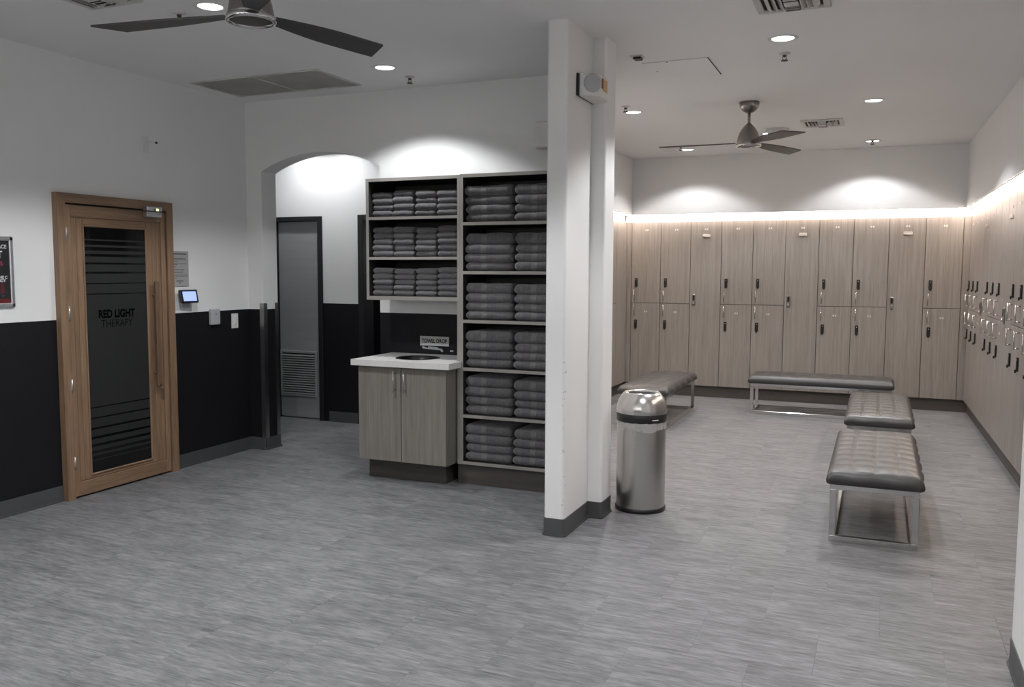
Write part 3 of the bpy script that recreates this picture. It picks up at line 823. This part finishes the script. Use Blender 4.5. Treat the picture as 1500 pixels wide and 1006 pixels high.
for a, b_ in ((4.010, 4.046), (4.049, 4.094), (4.628, 4.674), (4.677, 4.716), (4.719, 4.754)):
    dp('stile_board', .014, .031, a, b_, 0.108, 1.833, 'oak', .003, leaf)
dp('inner_rail', .014, .031, 4.096, 4.626, 1.790, 1.833, 'oakh', .003, leaf)
dp('inner_rail', .014, .031, 4.096, 4.626, 0.108, 0.128, 'oakh', .003, leaf)
for a in ((4.094, 4.106, .128, 1.790), (4.616, 4.628, .128, 1.790)): dp('glazing_bead', .014, .038, *a, 'oak', .005, leaf)
for a in ((4.106, 4.616, .128, .142), (4.106, 4.616, 1.778, 1.790)): dp('glazing_bead', .014, .038, *a, 'oakh', .005, leaf)
gl = dp('glass_pane', .024, .029, 4.106, 4.616, .142, 1.778, 'glass', .001, leaf)
zt = [1.700, 1.690, 1.663, 1.648, 1.625, 1.603, 1.585, 1.546, 1.533, 1.486, 1.472, 1.411, 1.402, 1.341, 1.332]
zb_ = [0.583, 0.575, 0.513, 0.503, 0.445, 0.432, 0.384, 0.368, 0.334, 0.316, 0.290, 0.270, 0.254, 0.236, 0.226]
bands = []
for k in range(0, 14, 2): bands.append((zt[k + 1], zt[k]))
bands.append((0.583, 1.332))
for k in range(1, 13, 2): bands.append((zb_[k + 1], zb_[k]))
bands.append((0.222, 0.228))
for a, b_ in bands:
    MB().box(.0292, .0297, 4.108 - DY, 4.614 - DY, min(a, b_), max(a, b_)).build('frosted_band', 'film', leaf)
for body, size, y, z, bold, wd in (('RED LIGHT', .0735, 4.352, 1.1985, .0032, .84), ('THERAPY', .0735, 4.352, 1.133, -.0006, .86)):
    o = ob('lettering', text_mesh('lettering', body, size, 'letter', bold=bold, width=wd), leaf, (.0302, y - DY, z)); o.rotation_euler = (PI / 2, 0, PI / 2)
# handle bar
hn = MB().rbox(.058, .080, 4.655 - DY, 4.692 - DY, .660, 1.420, .005).build('pull_handle', 'oakdark', D)
for z in (.76, 1.32): MB().cyl((0, 4.673 - DY, z), .010, .030, .060, 14, 'x').build('handle_standoff', 'oak', hn)
MB().cyl((0, 4.673 - DY, .672), .007, .080, .084, 14, 'x').build('handle_pin', 'brass', hn)
dp('latch_block', .030, .038, 4.722, 4.748, .555, .640, 'oakdark', .003, D)
for z0, z1 in ((1.69, 1.77), (1.17, 1.265), (.71, .79), (.20, .28)):
    MB().rbox(.030, .042, 3.955 - DY, 3.972 - DY, z0, z1, .002).cyl((.045, 3.964 - DY, 0), .006, z0, z1, 12).build('hinge', 'alu', D)
# magnetic lock
ml = thing('magnetic_lock', 'silver magnetic lock with a lit indicator on the wooden door head', 'lock', (XL + .045, 4.66, 1.91))
MB().rbox(.0, .042, -.070, .070, .003, .034, .003).build('magnet_housing', 'alu', ml)
MB().rbox(-.005, .036, -.066, .070, -.040, -.003, .003).build('armature_plate', 'alu', ml)
MB().rbox(.041, .044, .012, .034, .006, .020, .001).build('indicator', 'greenled', ml)
MB().rbox(.041, .044, -.004, .009, .006, .018, .001).build('keyhole', 'black', ml)
MB().cyl((0, .050, -.018), .004, .034, .038, 10, 'x').build('screw', 'black', ml)
# poster
ps = thing('framed_poster', 'black and red poster in a silver snap frame on left wall', 'poster', (XL, 3.375, 1.27))
ph_ = .424; pw = .24
for a in ((-pw, pw, 0, .026), (-pw, pw, ph_ - .026, ph_), (-pw, -pw + .026, .0, ph_), (pw - .026, pw, 0, ph_)):
    MB().rbox(.001, .018, a[0], a[1], a[2], a[3], .005).build('frame_bar', 'alu', ps)
MB().box(.002, .008, -pw + .02, pw - .02, .02, ph_ - .02).build('poster_sheet', 'poster', ps)
MB().box(.008, .0085, -pw + .026, pw - .026, .026, .052).build('red_band', 'red', ps)
MB().box(.008, .0085, pw - .085, pw - .066, .085, .145).build('red_panel', 'red', ps)
for body, size, z, mat, al, yy in (('SPACE', .030, .362, 'whiteprint', 'RIGHT', .200), ('T', .060, .314, 'whiteprint', 'RIGHT', .172), ('S', .034, .262, 'pinkred', 'RIGHT', .172), ('THE C', .023, .180, 'whiteprint', 'RIGHT', .198), ('BODY', .023, .160, 'whiteprint', 'RIGHT', .186), ('.', .02, .074, 'whiteprint', 'RIGHT', .168)):
    o = ob('lettering', text_mesh('lettering', body, size, mat, bold=.0008, align=al), ps, (.0088, yy, z)); o.rotation_euler = (PI / 2, 0, PI / 2)
# plaque
pl = thing('notice_plaque', 'grey engraved notice plaque between the wooden door and arch', 'sign', (XL, 4.962, 1.376))
MB().rbox(.0, .006, -.093, .093, 0, .262, .001).build('plaque_plate', 'plaque', pl)
for y0, y1, z, t in ((-.078, .072, .238, .008), (-.075, .060, .206, .004), (-.075, .070, .196, .004), (-.075, -.02, .186, .004), (-.075, .070, .168, .004), (-.06, -.02, .160, .004), (-.075, -.03, .142, .004), (-.075, .045, .122, .005), (-.075, .035, .104, .005), (-.075, .08, .082, .004), (-.075, .085, .073, .003), (-.075, -.03, .060, .003)):
    MB().box(.006, .0064, y0, y1, z, z + t).build('text_line', 'print', pl)
MB().box(.006, .0064, -.035, .035, .036, .044).build('text_line', 'print', pl)
MB().prism([(-.005, .018), (.006, .018), (.004, .031), (-.003, .033)], .006, .0064, 'yz').build('emblem', 'print', pl)
# tablet
tb = thing('tablet', 'small black touch tablet with lit blue screen below the plaque', 'tablet', (XL, 5.0, 1.30))
MB().rbox(0, .030, -.045, .035, -.085, .02, .004).build('mount', 'grey', tb)
td = MB().rbox(-.008, .014, -.082, .082, -.050, .050, .006).build('tablet_body', 'black', tb)
td.location = (.048, 0, 0); td.rotation_euler = (0, R(-12), R(-6))
MB().box(.0142, .0148, -.060, .062, -.037, .036).build('screen', 'screen', td)
# wall boxes
bx_ = thing('access_box', 'pale grey plastic control box straddling the paint line', 'control box', (XL, 5.307, 1.132))
MB().rbox(0, .032, -.050, .050, -.063, .063, .006).build('case', 'grey', bx_)
MB().cyl((0, .0, .022), .005, .031, .034, 12, 'x').build('indicator', 'print', bx_)
sw = thing('light_switch', 'white rocker light switch on the dark paint by the arch', 'switch', (XL, 5.552, 1.087))
MB().rbox(0, .007, -.040, .040, -.060, .060, .003).build('switch_plate', 'white', sw)
MB().rbox(.006, .011, -.018, .018, -.034, .034, .002).build('rocker', 'white', sw)
MB().box(.0108, .0114, -.010, .010, -.030, -.026).build('switch_mark', 'print', sw)
se = thing('wall_sensor', 'white sensor plate high on the left wall above the door', 'sensor', (XL, 4.668, 2.385))
MB().rbox(0, .008, -.036, .036, -.056, .056, .004).build('sensor_plate', 'white', se)
MB().tube([(.008, .005, .018), (.045, .02, .016), (.062, .04, .012)], .004).build('sensor_arm', 'white', se)
MB().lathe([(.0005, .062), (.008, .064), (.008, .074), (.0005, .076)], (0, .042, .012), 12, axis='x').build('sensor_tip', 'black', se)
MB().cyl((0, -.004, -.022), .006, .007, .010, 12, 'x').build('sensor_screw', 'grille', se)
# corner guards at the arch
for nm, x0, y0, yy, lab in (('corner_guard', AX0, YB, 1, 'stainless corner guard on the near left corner of the arch'), ('corner_guard', AX0, YB + .18, -1, 'stainless corner guard on the far left corner of the arch')):
    m = MB()
    if yy > 0: poly = [(-.038, -.004), (.004, -.004), (.004, .038), (0.0015, .038), (0.0015, -.0015), (-.038, -.0015)]
    else: poly = [(-.038, .004), (-.038, .0015), (.0015, .0015), (.0015, -.038), (.004, -.038), (.004, .004)]
    m.prism(poly, .10, 1.228, 'xy')
    tag(m.build(nm, 'guard', None, (x0, y0, 0)), lab, 'corner guard', 'steel corner guards of the arch')
# doors in the passage
d2 = struct(bpy.data.objects.new('door_2', None), 'grey painted door with a louvred lower panel in a black frame', 'door'); col.objects.link(d2); d2.location = (-5.36, YC, 0)
for a in ((-5.665, -5.615, 0, 2.03), (-5.108, -5.058, 0, 2.03), (-5.615, -5.108, 1.985, 2.03)):
    MB().rbox(a[0] + 5.36, a[1] + 5.36, -.02, .10, a[2], a[3], .004).build('frame_bar', 'blackmat', d2)
lf = MB().rbox(-5.613 + 5.36, -5.110 + 5.36, .03, .07, .012, 1.983, .003).build('door_leaf', 'door', d2)
for a in ((-.245, .205, .665, .690), (-.245, .205, .225, .250), (-.245, -.22, .25, .665), (.18, .205, .25, .665)):
    MB().rbox(a[0], a[1], .014, .032, a[2], a[3], .003).build('louvre_frame', 'door', lf)
sl_me = MB().prism([(.010, -.006), (.034, .008), (.034, .014), (.010, 0.0)], -.222, .182, 'yz').mesh('louvre_slat', 'door')
MB().box(-.222, .182, .0285, .030, .25, .665).build('louvre_shade_sheet', 'dark', lf)  # dark sheet painted in for the shade between the slats
for k in range(17): ob('louvre_slat', sl_me, lf, (0, 0.0, .258 + k * .0240))
d3 = struct(bpy.data.objects.new('door_3', None), 'black door frame of an open doorway at the passage end', 'door'); col.objects.link(d3); d3.location = (-4.17, YC, 0)
for a in ((-4.64, -4.575, 0, 2.035), (-3.765, -3.70, 0, 2.035), (-4.575, -3.765, 1.975, 2.035)):
    MB().rbox(a[0] + 4.17, a[1] + 4.17, -.02, .16, a[2], a[3], .004).build('frame_bar', 'blackmat', d3)

# ================================================================== BENCHES
BL, BWD = 1.40, 0.470
def cushion_mesh():
    nx, ny = 40, 112; cx, cy = 4, 9
    z0, z1 = 0.326, 0.405
    v = []; f = []
    def puff(u, w):
        a = abs(math.sin(PI * u * cx)); b = abs(math.sin(PI * w * cy))
        return (a ** .42) * (b ** .42)
    for j in range(ny + 1):
        for i in range(nx + 1):
            u = i / nx; w = j / ny
            # concentrate near edges a little
            x = (u - .5) * BWD; y = (w - .5) * BL
            ex = min(u, 1 - u) * BWD; ey = min(w, 1 - w) * BL
            e = min(ex, ey)
            rr = 0.020
            drop = 0.0
            for q in (ex, ey):
                if q < rr: drop += (rr - math.sqrt(max(0, rr * rr - (rr - q) ** 2))) * .7
            dome = .022 * (1 - (2 * u - 1) ** 4) * (1 - (2 * w - 1) ** 10)
            inner = min(1.0, e / .05)
            z = z1 + dome - min(drop, .045) - (1 - puff(u, w)) * .0100 * inner
            v.append((x, y, z))
    W = nx + 1
    for j in range(ny):
        for i in range(nx): f.append((j * W + i, j * W + i + 1, (j + 1) * W + i + 1, (j + 1) * W + i))
    # border loop down the sides
    loop = [i for i in range(W)] + [j * W + nx for j in range(1, ny + 1)] + [ny * W + i for i in range(nx - 1, -1, -1)] + [j * W for j in range(ny - 1, 0, -1)]
    prev = loop; rings = [(.010, .80), (.014, .5), (.010, .2), (-.004, 0.0)]
    for off, t in rings:
        cur = []
        for k in loop:
            x, y, z = v[k]
            sx = 1 if x > 0 else -1; sy = 1 if y > 0 else -1
            ox = off if abs(abs(x) - BWD / 2) < 1e-6 else 0; oy = off if abs(abs(y) - BL / 2) < 1e-6 else 0
            cr = .006 * math.sin(y * 23.0) * math.sin(x * 31 + 1) * (1 if 0 < t < .9 else 0)
            cur.append(len(v)); v.append((x + sx * ox + (cr if ox else 0), y + sy * oy + (cr if oy else 0), z0 + (z - z0) * t))
        n = len(loop)
        for k in range(n):
            l = (k + 1) % n; f.append((prev[k], prev[l], cur[l], cur[k]))
        prev = cur
    f.append(tuple(prev))
    mb = MB(); mb.add(v, f, True); return mb.mesh('cushion', 'leather')
cush = cushion_mesh()
ft = .034
lx, ly = BWD / 2 - .008, BL / 2 - .012
leg_me = MB().rbox(-ft / 2, ft / 2, -ft / 2, ft / 2, ft, .296, .002).mesh('leg', 'chrome')
rs_me = MB().rbox(-lx, lx, -ft / 2, ft / 2, 0, ft, .002).mesh('floor_rail', 'chrome')
rl_me = MB().rbox(-ft / 2, ft / 2, -ly + ft, ly - ft, 0, ft, .002).mesh('floor_rail', 'chrome')
ts_me = MB().rbox(-lx, lx, -ft / 2, ft / 2, .296, .326, .002).mesh('top_rail', 'chrome')
tl_me = MB().rbox(-ft / 2, ft / 2, -ly + ft, ly - ft, .296, .326, .002).mesh('top_rail', 'chrome')
def bench(x, y, rz, label):
    t = thing('bench', label, 'bench', (x, y, 0), rz, 'tufted leather benches')
    ob('cushion', cush, t)
    for sx in (-1, 1):
        for sy in (-1, 1): ob('leg', leg_me, t, (sx * (lx - ft / 2), sy * (ly - ft / 2), 0))
        ob('floor_rail', rl_me, t, (sx * (lx - ft / 2), 0, 0)); ob('top_rail', tl_me, t, (sx * (lx - ft / 2), 0, 0))
        ob('floor_rail', rs_me, t, (0, sx * (ly - ft / 2), 0)); ob('top_rail', ts_me, t, (0, sx * (ly - ft / 2), 0))
bench(0.016, 5.02 + BL / 2, 0.0, 'tufted charcoal leather bench nearest the viewer, on steel frame')
bench(0.036, 7.05 + BL / 2, 0.0, 'tufted charcoal bench directly behind the nearest bench')
bench(-0.535, 9.34 + BWD / 2, PI / 2, 'tufted charcoal bench set crosswise before the back lockers')
bench(-2.04, 7.97 + BL / 2, 0.0, 'tufted charcoal bench behind the steel trash can')

# ================================================================== TRASH CAN
tc = thing('trash_can', 'round brushed steel open-top trash can beside the white partition', 'trash can', (-1.352, 5.27, 0))
CR = .153
MB().lathe([(CR + .002, 0), (CR + .006, .004), (CR + .006, .024), (CR + .001, .028)], n=48, cap0=True).build('base_ring', 'black', tc)
MB().lathe([(CR, .026), (CR, .572)], n=64).build('body', 'steel', tc)
MB().lathe([(CR + .002, .566), (CR + .006, .572), (CR + .006, .616), (CR + .002, .622)], n=64).build('rim_band', 'black', tc)
lidp = [(CR + .004, .618), (CR + .006, .625), (CR + .004, .655), (CR - .003, .685), (CR - .014, .710), (CR - .028, .731), (CR - .040, .744), (CR - .046, .747), (CR - .052, .745), (CR - .055, .736), (CR - .056, .715), (CR - .050, .66), (CR - .04, .60)]
MB().lathe(lidp, n=64).build('lid', 'steelh', tc)
MB().lathe([(CR - .0560, .7345), (CR - .07, .7325), (.001, .730)], n=32).build('opening_shade_disc', 'dark', tc)  # dark disc just below the lip stands in for the shaded opening
v = []; f = []
nn = 96; rl_ = random.Random(3); pz_ = [rl_.uniform(0, 6.28) for _ in range(6)]
for k, zf in enumerate((0, .3, .65, 1.0)):
    for i in range(nn):
        a = 2 * PI * i / nn
        low = .528 + .010 * math.sin(a * 2 + pz_[0]) + .005 * math.sin(a * 5 + pz_[1]) - .014 * math.cos(a)
        r = CR + .0025 + (.0022 * math.sin(a * 17 + pz_[2]) + .0015 * math.sin(a * 31 + pz_[3] + zf * 3)) * (0.4 + zf)
        v.append((r * math.cos(a), r * math.sin(a), .572 + (low - .572) * zf))
for k in range(3):
    for i in range(nn):
        j = (i + 1) % nn; f.append((k * nn + i, k * nn + j, (k + 1) * nn + j, (k + 1) * nn + i))
mb = MB(); mb.add(v, f, True); mb.build('bin_liner', 'liner', tc)
a0 = R(-44)
br = MB().rbox(-.022, .022, -.0012, 0, -.003, .003, .0005).build('logo_mark', 'whiteprint', tc, ((CR + .0068) * math.cos(a0), (CR + .0068) * math.sin(a0), .588)); br.rotation_euler = (0, 0, a0 + PI / 2)

# ================================================================== CEILING FIXTURES
def blade_mesh():
    n = 14; v = []; f = []
    for k in range(n + 1):
        t = k / n; x = .10 + .575 * t
        w = .060 + .075 * math.sin(min(1, t * 1.6) * PI / 2) + .018 * t
        th = R(-8 + 3 * t); zc = -.012 * t
        for s in (-1, 1):
            yy = s * w * .5 + .012 * t
            for h in (-.004, .004):
                v.append((x + (.03 * s if k == n else 0), yy * math.cos(th) - h * math.sin(th), zc + yy * math.sin(th) + h))
    for k in range(n):
        a = k * 4; b = a + 4
        f += [(a, b, b + 2, a + 2), (a + 1, a + 3, b + 3, b + 1), (a, a + 1, b + 1, b), (a + 2, b + 2, b + 3, a + 3)]
    f += [(0, 2, 3, 1), (n * 4, n * 4 + 1, n * 4 + 3, n * 4 + 2)]
    mb = MB(); mb.add(v, f); return mb.mesh('blade', 'fan')
blade = blade_mesh()
def fan(x, y, angs, label):
    t = thing('ceiling_fan', label, 'fan', (x, y, ZC), 0, 'three-blade ceiling fans')
    MB().lathe([(.078, 0), (.078, -.028), (.070, -.05), (.052, -.070), (.030, -.082), (.016, -.086)], n=32, cap0=True, cap1=True).build('canopy', 'nickel', t)
    MB().cyl((0, 0, 0), .0125, -.18, -.08, 16).build('downrod', 'nickel', t)
    MB().lathe([(.014, -.165), (.024, -.176), (.050, -.205), (.072, -.240), (.086, -.280), (.092, -.318), (.094, -.330)], n=40, cap0=True, cap1=True).build('motor_housing', 'nickel', t)
    MB().lathe([(.094, -.330), (.101, -.332), (.103, -.344), (.098, -.352), (.086, -.352), (.084, -.344)], n=40).build('light_ring', 'chrome', t)
    MB().lathe([(.086, -.3445), (.05, -.3465), (.001, -.3475)], n=40).build('bottom_disc', 'brass', t)
    for a in angs:
        b = ob('blade', blade, t, (0, 0, -.322), R(a))
    return t
fan(-2.400, 2.900, (72, 188, 312), 'large dark three-blade ceiling fan cut off at the top edge')
fan(-1.012, 7.22, (62, 186, 305), 'small brushed nickel ceiling fan in the locker room')
# sprinklers
sp_plate = MB().lathe([(.036, 0), (.036, -.003), (.020, -.008), (.012, -.012)], n=24, cap0=True, cap1=True).mesh('escutcheon', 'vent')
sp_body = MB().lathe([(.011, -.010), (.013, -.018), (.009, -.022), (.005, -.026)], n=16, cap1=True).tube([(.009, 0, -.018), (.012, 0, -.032), (.003, 0, -.044)], .0028, 6).tube([(-.009, 0, -.018), (-.012, 0, -.032), (-.003, 0, -.044)], .0028, 6).mesh('sprinkler_body', 'brass')
sp_def = MB().lathe([(.0005, -.042), (.021, -.044), (.021, -.048), (.0005, -.049)], n=20).mesh('deflector', 'brass')
for x, y, lab in ((-3.47, 3.62, 'ceiling sprinkler head left of the large fan'), (-3.09, 5.40, 'ceiling sprinkler head near the back wall above the towels'), (-0.595, 5.71, 'ceiling sprinkler head before the small fan'),
                  (-0.118, 9.70, 'ceiling sprinkler head above the right end of the back lockers'), (-1.98, 7.02, 'ceiling sprinkler head right beside the white partition'), (-2.04, 9.45, 'ceiling sprinkler head by the square white plate')):
    t = thing('sprinkler', lab, 'sprinkler', (x, y, ZC), 0, 'fire sprinkler heads')
    ob('escutcheon', sp_plate, t); ob('sprinkler_body', sp_body, t); ob('deflector', sp_def, t)
sb = thing('ceiling_bracket', 'small dark metal bracket on ceiling at the column corner', 'bracket', (-1.462, 5.44, ZC))
MB().rbox(-.040, .040, -.04, .04, -.008, 0, .003).build('bracket_plate', 'grille', sb)
MB().rbox(-.022, .028, -.03, .03, -.024, -.008, .004).build('bracket_body', 'black', sb)
# diffusers
def diffuser(x, y, w, label, fins_only=False):
    t = thing('air_diffuser', label, 'vent', (x, y, ZC), 0, 'white ceiling air diffusers')
    h = w / 2
    for a in ((-h, h, -h, -h + .035), (-h, h, h - .035, h), (-h, -h + .035, -h + .035, h - .035), (h - .035, h, -h + .035, h - .035)):
        MB().rbox(*a, -.014, 0, .004).build('frame_bar', 'vent', t)
    MB().box(-h + .02, h - .02, -h + .02, h - .02, -.003, -.001).build('duct_shade_sheet', 'dark', t)  # dark sheet in place of the unlit duct above the fins
    for k in (1, 2, 3):
        for s in (-1, 1):
            xx = s * (h - .035 - k * .030)
            MB().prism([(xx - .011 * s, -.030), (xx + .014 * s, -.006), (xx + .014 * s, -.003), (xx - .014 * s, -.028)], -h + .04 + k * .012, h - .04 - k * .012, 'xz').build('deflector_fin', 'vent', t)
    c = h - .035 - 3 * .030 - .02
    for k in range(3):
        for s in (-1, 1):
            yy = s * (h - .045 - k * .034)
            MB().prism([(yy - .011 * s, -.030), (yy + .014 * s, -.006), (yy + .014 * s, -.003), (yy - .014 * s, -.028)], -c, c, 'yz').build('deflector_fin', 'vent', t)
    MB().rbox(-c, c, -c, c, -.030, -.027, .001).build('center_plate', 'vent', t)
diffuser(-0.455, 4.60, .36, 'white louvred air diffuser cut off at the top edge')
diffuser(-0.53, 8.42, .36, 'white louvred air diffuser beside the small fan')
diffuser(-3.65, 3.205, .36, 'white louvred air diffuser at the top left edge')
# smoke detector + square plate
sd = thing('smoke_detector', 'round off-white smoke detector behind the small fan', 'detector', (-0.955, 8.66, ZC))
MB().lathe([(.115, 0), (.118, -.006), (.110, -.012), (.085, -.014)], n=36, cap0=True).build('mounting_base', 'vent', sd)
MB().lathe([(.085, -.012), (.084, -.034), (.070, -.050), (.001, -.055)], n=36).build('detector_body', 'grille', sd)
tag(MB().rbox(-.08, .08, -.175, .175, -.014, 0, .005).build('ceiling_plate', 'white', None, (-2.20, 9.60, ZC)), 'square white ceiling plate over the left end of back lockers', 'plate')
# return-air grille
rg = thing('return_grille', 'large flush return-air grille on the ceiling by the left corner', 'vent', (-4.12, 5.235, ZC))
hw_, hd_ = .565, .275
for a in ((-hw_, hw_, -hd_, -hd_ + .022), (-hw_, hw_, hd_ - .022, hd_), (-hw_, -hw_ + .022, -hd_ + .022, hd_ - .022), (hw_ - .022, hw_, -hd_ + .022, hd_ - .022), (-.006, .006, -hd_ + .022, hd_ - .022)):
    MB().rbox(*a, -.006, 0, .002).build('frame_bar', 'grille', rg)
MB().box(-hw_ + .01, hw_ - .01, -hd_ + .01, hd_ - .01, -.0015, -.0005).build('filter_backing', 'filter', rg)
m = MB()
for k in range(42):
    yy = -hd_ + .028 + k * (2 * hd_ - .056) / 41
    m.prism([(yy - .0025, -.004), (yy + .0025, -.0025), (yy + .0025, -.0018), (yy - .0025, -.0033)], -hw_ + .022, hw_ - .022, 'yz')
o = m.build('grille_blades', 'grille', rg); o['kind'] = 'stuff'
# access panel
ap = thing('ceiling_hatch', 'flush ceiling access panel between the column and small fan', 'panel', (-1.27, 5.88, ZC))
MB().rbox(-.212, .212, -.250, .250, -.004, 0, .001).build('panel_door', 'ceiling', ap)
MB().box(.212, .217, -.250, .250, -.0045, 0).build('panel_gap', 'gap', ap)
MB().box(-.212, .212, -.252, -.250, -.0045, 0).build('panel_gap', 'grille', ap)
for x, y in ((-.05, -.235), (-.17, .0)): MB().cyl((x, y, 0), .006, -.006, -.003, 10).build('panel_latch', 'brass', ap)
# emergency light on the partition
el = thing('emergency_light', 'white emergency light with round lens high on the partition', 'light', (-1.594, 4.80, 2.54))
MB().rbox(.0, .012, -.165, .13, -.062, .062, .004).build('back_plate', 'black', el)
eb = MB().prism(round_poly([(.010, -.150), (.045, -.150), (.115, -.085), (.115, .070), (.075, .125), (.010, .125)], .012, 4), -.060, .060, 'xy').build('housing', 'white', el)
nrm = Vector((.065, -.070, 0)).normalized(); nrm = Vector((nrm.x * .7 + .0, nrm.y, 0)); nrm = Vector((.68, -.73, 0))
lc = Vector((.080, -.1175, .008))
ln = MB().lathe([(.052, -.004), (.052, .008), (.044, .014), (.001, .016)], n=28).build('lamp_lens', 'grey', el, lc)
ln.rotation_euler = Vector((.68, -.73, 0)).to_track_quat('Z', 'Y').to_euler()
MB().rbox(.115, .118, -.055, -.030, -.012, .045, .001).build('red_label', 'brick', el)
MB().rbox(.115, .118, -.030, .045, -.020, .045, .001).build('amber_label', 'amber', el)
# white box behind the partition
tag(MB().rbox(-.06, .06, -.07, -.001, -.092, .092, .008).build('wall_speaker', 'white', None, (-2.188, YB, 2.445)), 'small white box on the back wall, half hidden by the partition', 'speaker')
